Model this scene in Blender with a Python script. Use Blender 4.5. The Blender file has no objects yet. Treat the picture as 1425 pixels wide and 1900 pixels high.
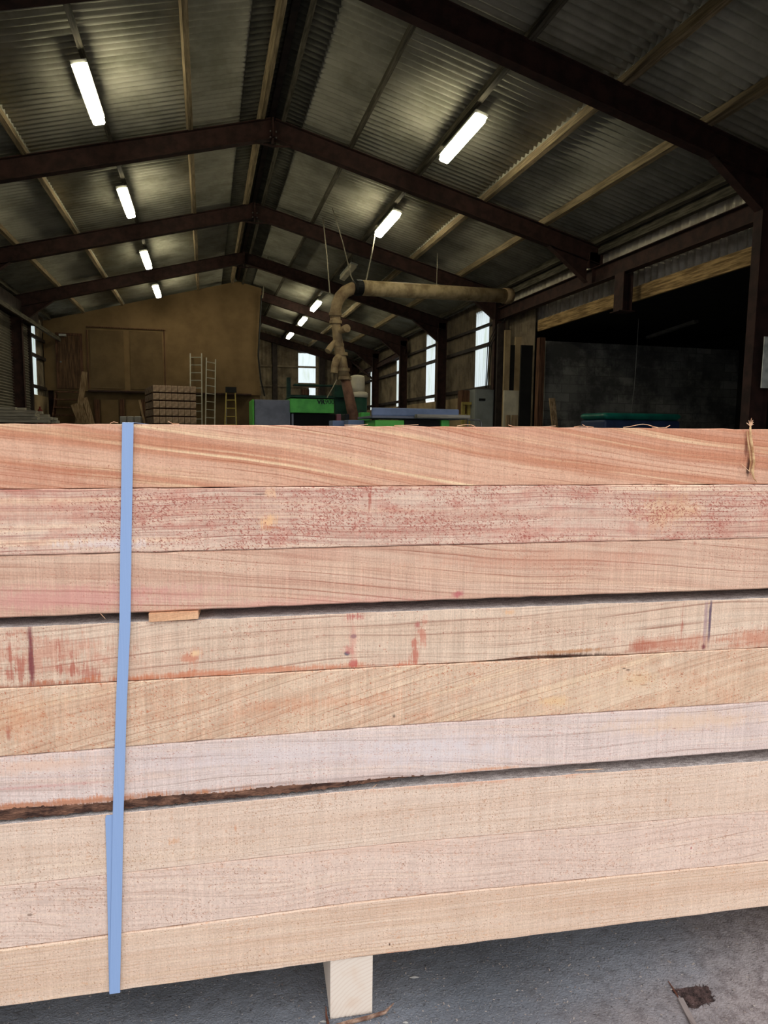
import bpy, bmesh, math, random
from math import sin, cos, pi, sqrt, floor as fl
from mathutils import Vector, Matrix
C = bpy.context.scene.collection
random.seed(7)

# ------------------------------------------------------------------ camera
FPX, PITCH, YAW, ROLL, H = 1279.1, -.1121, .2532, .0107, 1.323
fwd = Vector((sin(YAW)*cos(PITCH), cos(YAW)*cos(PITCH), sin(PITCH)))
r0 = Vector((cos(YAW), -sin(YAW), 0)); u0 = r0.cross(fwd)
right = r0*cos(ROLL)+u0*sin(ROLL); upv = u0*cos(ROLL)-r0*sin(ROLL)
cd = bpy.data.cameras.new('camera'); cam = bpy.data.objects.new('camera', cd); C.objects.link(cam)
cd.sensor_fit = 'HORIZONTAL'; cd.sensor_width = 36; cd.lens = 36*FPX/1425; cd.clip_end = 300; cd.clip_start = .05
M3 = Matrix((right, upv, -fwd)).transposed()
cam.matrix_world = Matrix.Translation((0, 0, H)) @ M3.to_4x4()
bpy.context.scene.camera = cam

# ------------------------------------------------------------------ world, sun, exposure
sc = bpy.context.scene
sc.view_settings.view_transform = 'Standard'; sc.view_settings.look = 'None'
sc.view_settings.gamma = 1; sc.view_settings.use_curve_mapping = False
sc.view_settings.exposure = 0.55
sc.cycles.use_denoising = True
sc.cycles.max_bounces = 8; sc.cycles.diffuse_bounces = 5
sc.cycles.sample_clamp_indirect = 6
LAMP = 26.0
w = bpy.data.worlds.new('overcast_sky'); sc.world = w; w.use_nodes = True
nt = w.node_tree; bg = nt.nodes['Background']
bg.inputs[1].default_value = 1.0
_tc = nt.nodes.new('ShaderNodeTexCoord'); _sx = nt.nodes.new('ShaderNodeSeparateXYZ')
_mr = nt.nodes.new('ShaderNodeMapRange'); _mx = nt.nodes.new('ShaderNodeMix'); _mx.data_type = 'RGBA'
nt.links.new(_tc.outputs['Generated'], _sx.inputs[0]); nt.links.new(_sx.outputs[2], _mr.inputs[0])
nt.links.new(_mr.outputs[0], _mx.inputs[0]); nt.links.new(_mx.outputs[2], bg.inputs[0])
_mx.inputs[6].default_value = (.88, .93, 1, 1); _mx.inputs[7].default_value = (1.08, 1.1, 1.14, 1)
sd = bpy.data.lights.new('sun', 'SUN'); sd.energy = .55; sd.angle = math.radians(50); sd.color = (1, .97, .93)
so = bpy.data.objects.new('sun', sd); C.objects.link(so)
so.rotation_euler = Vector((-.55, 1, -.95)).to_track_quat('-Z', 'Y').to_euler()

# ------------------------------------------------------------------ helpers
def ray(x, y): return right*(x-712.5)+upv*(950-y)+fwd*FPX
def pt(x, y, X=None, Y=None, Z=None):
    """world point seen at a photograph position, at a measured distance"""
    d = ray(x, y)
    t = X/d.x if X is not None else Y/d.y if Y is not None else (Z-H)/d.z
    return d*t+Vector((0, 0, H))
def lin(c): return tuple((v/12.92 if v <= .04045 else ((v+.055)/1.055)**2.4) for v in [k/255 for k in c])+(1,)
def link(o):
    C.objects.link(o); return o
def tag(o, label=None, cat=None, group=None, kind=None):
    if label: o['label'] = label
    if cat: o['category'] = cat
    if group: o['group'] = group
    if kind: o['kind'] = kind
    return o
def empty(name, loc, label, cat, group=None, rz=0):
    o = bpy.data.objects.new(name, None); link(o); o.location = loc; o.rotation_euler = (0, 0, rz)
    o.empty_display_size = .1
    return tag(o, label, cat, group)
class MB:
    def __init__(s): s.v = []; s.f = []; s.mi = []; s.cur = 0
    def add(s, vs, fs):
        n = len(s.v); s.v += [tuple(v) for v in vs]; s.f += [tuple(i+n for i in f) for f in fs]; s.mi += [s.cur]*len(fs); return s
    def box(s, a, b, M=None):
        x0, y0, z0 = a; x1, y1, z1 = b
        x0, x1 = min(x0, x1), max(x0, x1); y0, y1 = min(y0, y1), max(y0, y1); z0, z1 = min(z0, z1), max(z0, z1)
        vs = [Vector(p) for p in ((x0, y0, z0), (x1, y0, z0), (x1, y1, z0), (x0, y1, z0), (x0, y0, z1), (x1, y0, z1), (x1, y1, z1), (x0, y1, z1))]
        if M: vs = [M @ v for v in vs]
        return s.add(vs, [(0, 3, 2, 1), (4, 5, 6, 7), (0, 1, 5, 4), (1, 2, 6, 5), (2, 3, 7, 6), (3, 0, 4, 7)])
    def bar(s, p, q, w, h, up=(0, 0, 1)):
        """rectangular bar from p to q, w wide across, h along 'up'"""
        p = Vector(p); q = Vector(q); d = (q-p); L = d.length; d.normalize(); u = Vector(up)
        x = d.cross(u).normalized(); z = x.cross(d).normalized()
        M = Matrix((x, d, z)).transposed().to_4x4(); M.translation = p
        return s.box((-w/2, 0, -h/2), (w/2, L, h/2), M)
    def tube(s, pts, rad, n=12, cap=True):
        pts = [Vector(p) for p in pts]; m = len(pts)
        rs = rad if isinstance(rad, (list, tuple)) else [rad]*m
        vs = []; fs = []; ref = Vector((.13, .21, .97)).normalized()
        for i, p in enumerate(pts):
            d = (pts[min(i+1, m-1)]-pts[max(i-1, 0)]).normalized()
            if abs(d.dot(ref)) > .95: ref = Vector((1, .1, 0)).normalized()
            x = d.cross(ref).normalized(); y = x.cross(d).normalized(); ref = y
            vs += [p+(x*cos(2*pi*k/n)+y*sin(2*pi*k/n))*rs[i] for k in range(n)]
        for i in range(m-1):
            for k in range(n):
                a = i*n+k; b = i*n+(k+1) % n; fs.append((a, b, b+n, a+n))
        if cap: fs += [tuple(reversed(range(n))), tuple(range((m-1)*n, m*n))]
        return s.add(vs, fs)
    def lathe(s, c, prof, n=24):
        c = Vector(c); vs = []; fs = []
        for r, z in prof: vs += [c+Vector((r*cos(2*pi*k/n), r*sin(2*pi*k/n), z)) for k in range(n)]
        for i in range(len(prof)-1):
            for k in range(n):
                a = i*n+k; b = i*n+(k+1) % n; fs.append((a, b, b+n, a+n))
        fs += [tuple(reversed(range(n))), tuple(range((len(prof)-1)*n, len(prof)*n))]
        return s.add(vs, fs)
    def grid(s, fn, nu, nv):
        n = len(s.v); vs = [fn(i/nu, j/nv) for j in range(nv+1) for i in range(nu+1)]
        fs = [(j*(nu+1)+i, j*(nu+1)+i+1, (j+1)*(nu+1)+i+1, (j+1)*(nu+1)+i) for j in range(nv) for i in range(nu)]
        return s.add(vs, fs)
    def build(s, name, mat, parent=None, loc=None, rz=0, smooth=False, bevel=0, solid=0):
        me = bpy.data.meshes.new(name); me.from_pydata(s.v, [], s.f)
        for m in (mat if isinstance(mat, (list, tuple)) else [mat]): me.materials.append(m)
        if any(s.mi):
            for p, k in zip(me.polygons, s.mi): p.material_index = k
        if smooth:
            for p in me.polygons: p.use_smooth = True
        me.update()
        o = bpy.data.objects.new(name, me); link(o)
        if parent: o.parent = parent
        if loc is not None: o.location = loc
        if rz: o.rotation_euler = (0, 0, rz)
        if bevel:
            b = o.modifiers.new('edge', 'BEVEL'); b.width = bevel; b.segments = 2; b.limit_method = 'ANGLE'
        if solid:
            b = o.modifiers.new('thickness', 'SOLIDIFY'); b.thickness = solid
        if smooth and bevel: o.modifiers.new('wn', 'WEIGHTED_NORMAL')
        return o

# ------------------------------------------------------------------ node helper
class NT:
    def __init__(s, name):
        s.m = bpy.data.materials.new(name); s.m.use_nodes = True; s.t = s.m.node_tree
        s.b = s.t.nodes['Principled BSDF']; s.tc = s.t.nodes.new('ShaderNodeTexCoord')
        s.sep = s.t.nodes.new('ShaderNodeSeparateXYZ'); s.t.links.new(s.tc.outputs['Object'], s.sep.inputs[0])
        s.x, s.y, s.z = s.sep.outputs
    def put(s, v, sock):
        if isinstance(v, (int, float)): sock.default_value = v
        elif isinstance(v, (tuple, list)): sock.default_value = v
        else: s.t.links.new(v, sock)
    def op(s, o, a, b=0, c=0):
        n = s.t.nodes.new('ShaderNodeMath'); n.operation = o
        for v, k in zip((a, b, c), n.inputs): s.put(v, k)
        return n.outputs[0]
    def add(s, a, b): return s.op('ADD', a, b)
    def mul(s, a, b): return s.op('MULTIPLY', a, b)
    def vec(s, x, y, z):
        n = s.t.nodes.new('ShaderNodeCombineXYZ')
        for v, k in zip((x, y, z), n.inputs): s.put(v, k)
        return n.outputs[0]
    def noise(s, vec, scale=1, detail=2, rough=.5):
        n = s.t.nodes.new('ShaderNodeTexNoise'); s.t.links.new(vec, n.inputs['Vector'])
        n.inputs['Scale'].default_value = scale; n.inputs['Detail'].default_value = detail; n.inputs['Roughness'].default_value = rough
        return n.outputs['Fac']
    def sm(s, v, a, b, lo=0, hi=1):
        n = s.t.nodes.new('ShaderNodeMapRange'); n.interpolation_type = 'SMOOTHSTEP'
        for q, k in zip((v, a, b, lo, hi), n.inputs[:5]): s.put(q, k)
        return n.outputs[0]
    def mix(s, f, a, b, mode='MIX'):
        n = s.t.nodes.new('ShaderNodeMix'); n.data_type = 'RGBA'; n.blend_type = mode
        s.put(f, n.inputs[0]); s.put(a, n.inputs[6]); s.put(b, n.inputs[7]); return n.outputs[2]
    def grey(s, v): return s.vec(v, v, v)
    def bump(s, h, dist=.002, strength=1):
        n = s.t.nodes.new('ShaderNodeBump'); n.inputs['Distance'].default_value = dist; n.inputs['Strength'].default_value = strength
        s.put(h, n.inputs['Height']); s.t.links.new(n.outputs[0], s.b.inputs['Normal'])
    def fin(s, col, rough=.8, spec=.2):
        s.put(col, s.b.inputs['Base Color']); s.put(rough, s.b.inputs['Roughness']); s.b.inputs['Specular IOR Level'].default_value = spec
        return s.m
def plain(name, c, rough=.7, var=.18, scale=6, metal=0, c2=None, spec=.3, bump=0, stretch=(1, 1, 1)):
    n = NT(name); v = n.vec(n.mul(n.x, stretch[0]), n.mul(n.y, stretch[1]), n.mul(n.z, stretch[2]))
    f = n.noise(v, scale, 5, .6)
    a = lin(c); b = lin(c2) if c2 else tuple(k*(1-var*2) for k in a[:3])+(1,)
    m = n.fin(n.mix(n.sm(f, .35, .68), a, b), rough, spec); n.b.inputs['Metallic'].default_value = metal
    if bump: n.bump(n.noise(v, scale*6, 3), bump)
    return m

# ------------------------------------------------------------------ materials
MT = {}
def boards(name, c, c2, axis='x', rough=.85):
    n = NT(name); k = {'x': (2, 30, 30), 'y': (30, 2, 30), 'z': (30, 30, 2)}[axis]
    v = n.vec(n.mul(n.x, k[0]), n.mul(n.y, k[1]), n.mul(n.z, k[2]))
    f = n.noise(v, 1, 4, .6); g = n.noise(n.vec(n.x, n.y, n.z), 2.3, 3)
    col = n.mix(n.sm(f, .35, .65), lin(c), lin(c2)); col = n.mix(n.sm(g, .45, .75, 0, .5), col, lin(c2))
    n.bump(f, .002); return n.fin(col, rough, .15)
MT['red_steel'] = plain('red_oxide_steel', (66, 43, 37), .75, .3, 5, c2=(42, 28, 24))
MT['dark_steel'] = plain('dark_dusty_steel', (60, 50, 45), .7, .25, 4, c2=(38, 31, 28))
MT['purlin_y'] = boards('purlin_timber', (156, 138, 108), (112, 98, 74), 'y')
MT['purlin_dark'] = boards('greyed_purlin_timber', (104, 98, 84), (64, 60, 50), 'y')
MT['fascia'] = boards('fascia_timber', (190, 158, 108), (112, 90, 60), 'y')
MT['pale_timber'] = boards('pale_timber', (176, 150, 116), (124, 100, 74), 'z')
MT['brown_timber'] = boards('brown_timber', (112, 80, 60), (70, 48, 36), 'z')
MT['grey_board'] = boards('weathered_grey_board', (176, 168, 150), (120, 114, 102), 'x')
MT['door_wood'] = boards('brown_door_boards', (106, 80, 56), (66, 48, 34), 'z')
MT['alu'] = plain('aluminium', (176, 172, 156), .45, .1, 8, metal=.3)
MT['galv'] = plain('galvanised_steel', (120, 118, 112), .5, .15, 10, metal=.4)
MT['yellow'] = plain('yellow_fibreglass', (178, 158, 84), .6, .15, 8)
MT['pvc'] = plain('dusty_tan_duct', (206, 184, 140), .55, .2, 5, c2=(150, 128, 92))
MT['duct_brown'] = plain('dusty_brown_duct', (180, 156, 116), .65, .2, 6, c2=(130, 106, 78))
MT['rubber'] = plain('black_rubber', (22, 22, 22), .6, .1, 8)
MT['green'] = plain('bright_green_paint', (92, 192, 80), .5, .12, 5, c2=(76, 164, 68))
MT['lime'] = plain('lime_green_paint', (96, 190, 70), .5, .1, 5)
MT['dkgreen'] = plain('dark_green_paint', (26, 70, 54), .55, .2, 4, c2=(18, 44, 36))
MT['teal'] = plain('teal_plastic', (22, 108, 90), .35, .15, 5, c2=(18, 84, 74))
MT['navy'] = plain('navy_plastic', (44, 58, 88), .45, .15, 5)
MT['slate'] = plain('slate_grey_paint', (122, 124, 134), .6, .12, 5, c2=(104, 106, 116))
MT['steelblue'] = plain('steel_blue_paint', (128, 142, 170), .55, .15, 4, c2=(108, 122, 146))
MT['white'] = plain('dusty_white_plastic', (216, 206, 180), .5, .12, 4)
MT['cabinet'] = plain('grey_cabinet', (140, 144, 140), .6, .1, 3)
MT['cream'] = plain('cream_panel', (214, 204, 176), .75, .12, 3)
MT['paper'] = plain('white_paper', (214, 216, 206), .8, .05, 8, c2=(170, 176, 168))
MT['rope'] = plain('dusty_rope', (150, 142, 122), .9, .1, 20)
MT['cable'] = plain('black_cable', (24, 23, 22), .6, .1, 20)
MT['red'] = plain('red_paint', (120, 42, 34), .5, .1, 8)
MT['block'] = plain('white_block', (170, 166, 160), .8, .1, 5)
MT['black_ink'] = plain('dark_lettering', (20, 38, 26), .6, .05, 8)
MT['bodywhite'] = plain('white_enamel', (190, 190, 178), .5, .08, 6)

def m_roof():
    n = NT('corrugated_fibre_cement'); v = n.vec(n.x, n.y, n.z)
    f = n.noise(v, 1.1, 5, .65); g = n.noise(n.vec(n.mul(n.x, 1.5), n.mul(n.y, 5), n.z), 1, 3)
    col = n.mix(n.sm(f, .35, .7), lin((176, 173, 156)), lin((138, 136, 119)))
    col = n.mix(n.sm(g, .45, .8, 0, .25), col, lin((96, 94, 82)))
    return n.fin(col, .85, .15)
MT['roof'] = m_roof()
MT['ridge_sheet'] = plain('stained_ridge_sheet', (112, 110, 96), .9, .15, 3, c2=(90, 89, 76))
MT['clad'] = plain('dusty_brown_cladding', (136, 122, 100), .8, .2, 2.2, c2=(98, 86, 70))
MT['clad_lit'] = plain('lit_cladding', (222, 214, 196), .8, .1, 3, c2=(180, 170, 150))  # cladding colour made lighter to paint in the light on the apron
MT['partition'] = plain('dusty_brown_board', (130, 106, 73), .95, .1, 1.1, c2=(112, 90, 61))
MT['part_panel'] = plain('brown_sheet_panel', (110, 90, 62), .95, .1, 1.6, c2=(93, 75, 51))
MT['render'] = plain('dusty_rendered_wall', (176, 154, 118), .95, .12, 1.6, c2=(134, 114, 86))
MT['lean_dark'] = plain('black_lining_and_shade', (34, 33, 30), .95, .2, 2)  # near-black lining; also the painted shade in the slot between the studs
MT['shutter'] = plain('grey_shutter_slats', (120, 114, 100), .6, .12, 2, c2=(96, 90, 78))

def m_block():
    n = NT('sooty_blockwork'); t = n.t.nodes.new('ShaderNodeTexBrick')
    n.t.links.new(n.vec(n.x, n.z, 0), t.inputs['Vector']); t.inputs['Scale'].default_value = 1
    t.inputs['Brick Width'].default_value = .44; t.inputs['Row Height'].default_value = .215; t.inputs['Mortar Size'].default_value = .008
    t.inputs['Color1'].default_value = lin((140, 138, 130)); t.inputs['Color2'].default_value = lin((112, 110, 104)); t.inputs['Mortar'].default_value = lin((100, 98, 92))
    f = n.noise(n.vec(n.x, n.y, n.z), 1.1, 8, .75)
    return n.fin(n.mix(n.sm(f, .38, .62), t.outputs[0], lin((78, 77, 74))), .95, .1)
MT['sooty'] = m_block()

def m_window():
    n = NT('translucent_sheet'); t = n.t
    f = n.noise(n.vec(n.mul(n.x, 6), n.mul(n.y, 6), n.mul(n.z, .8)), 1, 4, .6)
    col = n.mix(n.sm(f, .45, .75), (.86, .93, .9, 1), (.66, .74, .6, 1))
    tr = t.nodes.new('ShaderNodeBsdfTranslucent'); tp = t.nodes.new('ShaderNodeBsdfTransparent'); mx = t.nodes.new('ShaderNodeMixShader')
    n.put(col, tr.inputs[0]); n.put(col, tp.inputs[0]); mx.inputs[0].default_value = .3
    t.links.new(tr.outputs[0], mx.inputs[1]); t.links.new(tp.outputs[0], mx.inputs[2])
    t.links.new(mx.outputs[0], t.nodes['Material Output'].inputs[0]); return n.m
MT['window'] = m_window()

def m_emit():
    n = NT('lit_lamp_diffuser'); n.b.inputs['Base Color'].default_value = (.9, .9, .85, 1)
    n.b.inputs['Emission Color'].default_value = (1, .93, .68, 1); n.b.inputs['Emission Strength'].default_value = LAMP
    return n.m
MT['emit'] = m_emit()

def m_floor():
    n = NT('worn_concrete'); v = n.vec(n.x, n.y, n.z)
    a = n.noise(v, 2.2, 6, .6); b = n.noise(v, 28, 5, .65); g = n.noise(v, 190, 3, .6); h = n.noise(n.vec(n.mul(n.x, .8), n.mul(n.y, 1), 3), 1.6, 3)
    col = n.mix(n.sm(a, .35, .68), lin((124, 127, 134)), lin((98, 101, 107)))
    col = n.mix(n.sm(b, .48, .72, 0, .5), col, lin((88, 86, 88)))
    # tracked-in brown dust, towards the yard on the right
    d = n.mul(n.sm(n.add(n.add(n.mul(n.x, .8), n.mul(n.y, -1.0)), n.mul(n.op('SUBTRACT', a, .5), .9)), -.80, -.2), .75)
    col = n.mix(d, col, n.mix(n.sm(b, .4, .65), lin((160, 148, 144)), lin((122, 108, 104))))
    col = n.mix(n.sm(g, .61, .66, 0, .7), col, lin((166, 160, 156)))
    col = n.mix(n.sm(n.noise(v, 120, 2), .64, .72, 0, .7), col, lin((52, 48, 50)))
    n.bump(n.add(n.mul(b, 1), n.mul(g, .5)), .011, 1)
    return n.fin(col, .85, .25)
MT['floor'] = m_floor()

# ================================================================== THE STACK FRAME
PHI = -.07; SD = 1.42
SN = Vector((-sin(PHI), cos(PHI), 0)); SU = Vector((cos(PHI), sin(PHI), 0))
def st(x, y, d=SD):
    D = ray(x, y); P = D*(d/D.dot(SN)); return P.dot(SU), P.z+H

def wood(name, base, dark, light=(240, 208, 168), line=(150, 90, 70), stain=(176, 92, 72), slope=0., warp=.02, wf=1.4, ring=90, ringw=.2, lines=.5,
         grain=.6, cream=.3, creamf=26, speck=.3, uni=False, speckc=(158, 88, 66), saw=.5, blotch=.2, blf=(3, 9), feats=(), zb=0., seed=0., zoff=0.):
    n = NT(name); x, z = n.x, n.z; S = seed*7.31
    y = n.add(n.mul(n.y, 1), S)
    big = n.noise(n.vec(n.mul(x, wf), y, n.mul(z, 3)), 1, 1.5, .4)
    small = n.noise(n.vec(n.mul(x, 6), y, n.mul(z, 14)), 1, 2, .5)
    zz = n.add(n.add(z, n.mul(x, slope)), n.add(n.mul(n.op('SUBTRACT', big, .5), warp*4), n.mul(n.op('SUBTRACT', small, .5), .006)))
    gA = n.noise(n.vec(n.mul(x, 1.1), y, n.mul(zz, 42)), 1, 3, .62)
    gB = n.noise(n.vec(n.mul(x, .8), n.add(y, 3.3), n.mul(zz, creamf)), 1, 2, .55)
    gC = n.noise(n.vec(n.mul(x, 5), n.add(y, 5.1), n.mul(zz, 330)), 1, 2, .6)
    col = n.mix(n.sm(gA, .36, .66, 0, grain), lin(base), lin(dark))
    col = n.mix(n.sm(gB, .55, .72, 0, cream), col, lin(light))
    col = n.mix(n.sm(gC, .5, .68, 0, .6*lines), col, lin(line))
    gD = n.noise(n.vec(n.mul(x, 2.2), n.add(y, 7.7), n.mul(zz, 150)), 1, 3, .65)
    col = n.mix(n.sm(gD, .5, .7, 0, .55*lines), col, lin(tuple((a+b)/2 for a, b in zip(line, dark))))
    col = n.mix(n.sm(gD, .46, .3, 0, .5*lines), col, lin(light))
    # annual ring lines
    j = n.noise(n.vec(n.mul(x, .7), y, n.mul(zz, 9)), 1, 2, .5)
    fr = n.op('FRACT', n.add(n.mul(zz, ring), n.mul(j, 3.2)))
    rl = n.mul(n.sm(fr, 0, ringw, 1, 0), n.sm(n.noise(n.vec(n.mul(x, 2.5), n.add(y, 9), n.mul(zz, 30)), 1, 2), .4, .62, .08, 1))
    col = n.mix(n.op('MINIMUM', n.mul(rl, lines*1.5), .9), col, lin(line))
    # blotches
    if blotch:
        bl = n.noise(n.vec(n.mul(x, blf[0]), n.add(y, 2), n.mul(z, blf[1])), 1, 4, .6)
        col = n.mix(n.sm(bl, .5, .72, 0, blotch), col, lin(stain))
    # band-saw chatter: fine upright lines
    s1 = n.noise(n.vec(n.mul(x, 420), y, n.mul(z, 9)), 1, 2, .7); s2 = n.noise(n.vec(n.mul(x, 46), y, n.mul(z, 2)), 1, 3, .6)
    s3 = n.noise(n.vec(n.mul(x, 260), y, n.mul(z, 260)), 1, 2, .6)
    s2s = n.sm(s2, .3, .7, 1-.07*saw, 1+.07*saw)
    gs = n.mul(n.mul(n.sm(s1, .25, .75, 1-.12*saw, 1+.10*saw), s2s), n.sm(s3, .25, .75, .91, 1.08))
    col = n.mix(1.0, col, n.grey(gs), 'MULTIPLY')
    edge = n.op('SUBTRACT', n.noise(n.vec(n.mul(x, 22), y, n.mul(z, 50)), 1, 4, .65), .5)
    edge2 = n.op('SUBTRACT', n.noise(n.vec(n.mul(x, 300), y, n.mul(z, 30)), 1, 2, .65), .5)
    for (fs, fz, sx, sz, c, a, rg, hard) in feats:
        dx = n.mul(n.add(x, -fs), 1/sx); dz = n.mul(n.add(z, -(fz-zb)), 1/sz)
        d = n.op('SQRT', n.add(n.mul(dx, dx), n.mul(dz, dz)))
        d = n.add(d, n.add(n.mul(edge, rg*2.2), n.mul(edge2, rg*1.8)))
        col = n.mix(n.sm(d, hard, 1.15, a, 0), col, lin(c))
    # specks of wet sawdust
    if speck:
        pn = n.noise(n.vec(n.mul(x, 5), n.add(y, 6), n.mul(z, 16)), 1, 3, .6)
        sp = n.noise(n.vec(n.mul(x, 270), n.add(y, 1), n.mul(n.add(z, n.mul(x, .3)), 340)), 1, 1.5, .6)
        thr = n.sm(pn, .32, .68, .70-.045*speck, .665-.06*speck) if uni else n.sm(pn, .32, .68, .735-.035*speck, .665-.11*speck)
        m = n.sm(n.op('SUBTRACT', sp, thr), 0, .05, 0, .8)
        col = n.mix(m, col, lin(speckc))
        sp2 = n.noise(n.vec(n.mul(x, 90), n.add(y, 11), n.mul(z, 150)), 1, 2, .6)
        col = n.mix(n.sm(n.op('SUBTRACT', sp2, thr), -.03, .06, 0, .4), col, lin(stain))
    n.bump(n.add(n.mul(s1, .5), n.add(n.mul(gC, .3), s3)), .0007, .6)
    return n.fin(col, .82, .18)

def m_top():
    n = NT('grey_dusty_sawn_face'); a = n.noise(n.vec(n.mul(n.x, 40), n.mul(n.y, 120), n.z), 1, 4, .7); b = n.noise(n.vec(n.x, n.y, n.z), 420, 3, .7)
    col = n.mix(n.sm(a, .35, .65), lin((232, 222, 216)), lin((176, 164, 158))); col = n.mix(n.sm(b, .48, .62, 0, .75), col, lin((116, 104, 100)))
    n.bump(n.add(a, b), .002); return n.fin(col, .9, .1)
MT['dusty_top'] = m_top()
MT['end_pale'] = boards('pale_end_grain', (228, 206, 184), (212, 184, 160), 'z')

# z of every seam of the stack at three stations (left edge, middle, right edge)
SX = (-.50, .25, 1.21)
SEAM = [[1.3135, 1.3178, 1.3220], [1.1882, 1.1921, 1.1940], [1.0593, 1.0640, 1.0665], [.9364, .9425, .9436], [.9181, .9217, .9215], [.7957, .8001, .7985],
        [.6554, .6653, .6628], [.5314, .5426, .5383], [.5143, .5239, .5117], [.3818, .3909, .3786], [.2442, .2592, .2442], [.1148, .1229, .1196]]
SEAM = [[v+.023 for v in r] for r in SEAM]
def zs(r, s):
    a, b, c = r; x0, x1, x2 = SX
    if s < x1: k = a+(b-a)*(s-x0)/(x1-x0) if s > x0 else a
    else: k = b+(c-b)*(s-x1)/(x2-x1) if s < x2 else c
    return k
W_ = .215; S0, S1 = -1.35, 1.95
def P(px, py, sx, sz, c, a=.8, rg=.8, hard=.2):
    s, z = st(px, py); return (s, z, sx, sz, c, a, rg, hard)
RED = (168, 78, 62); PINK = (190, 104, 104); DK = (74, 50, 42); CRM = (242, 205, 160); GRY = (112, 104, 110); ORG = (206, 140, 98)
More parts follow.
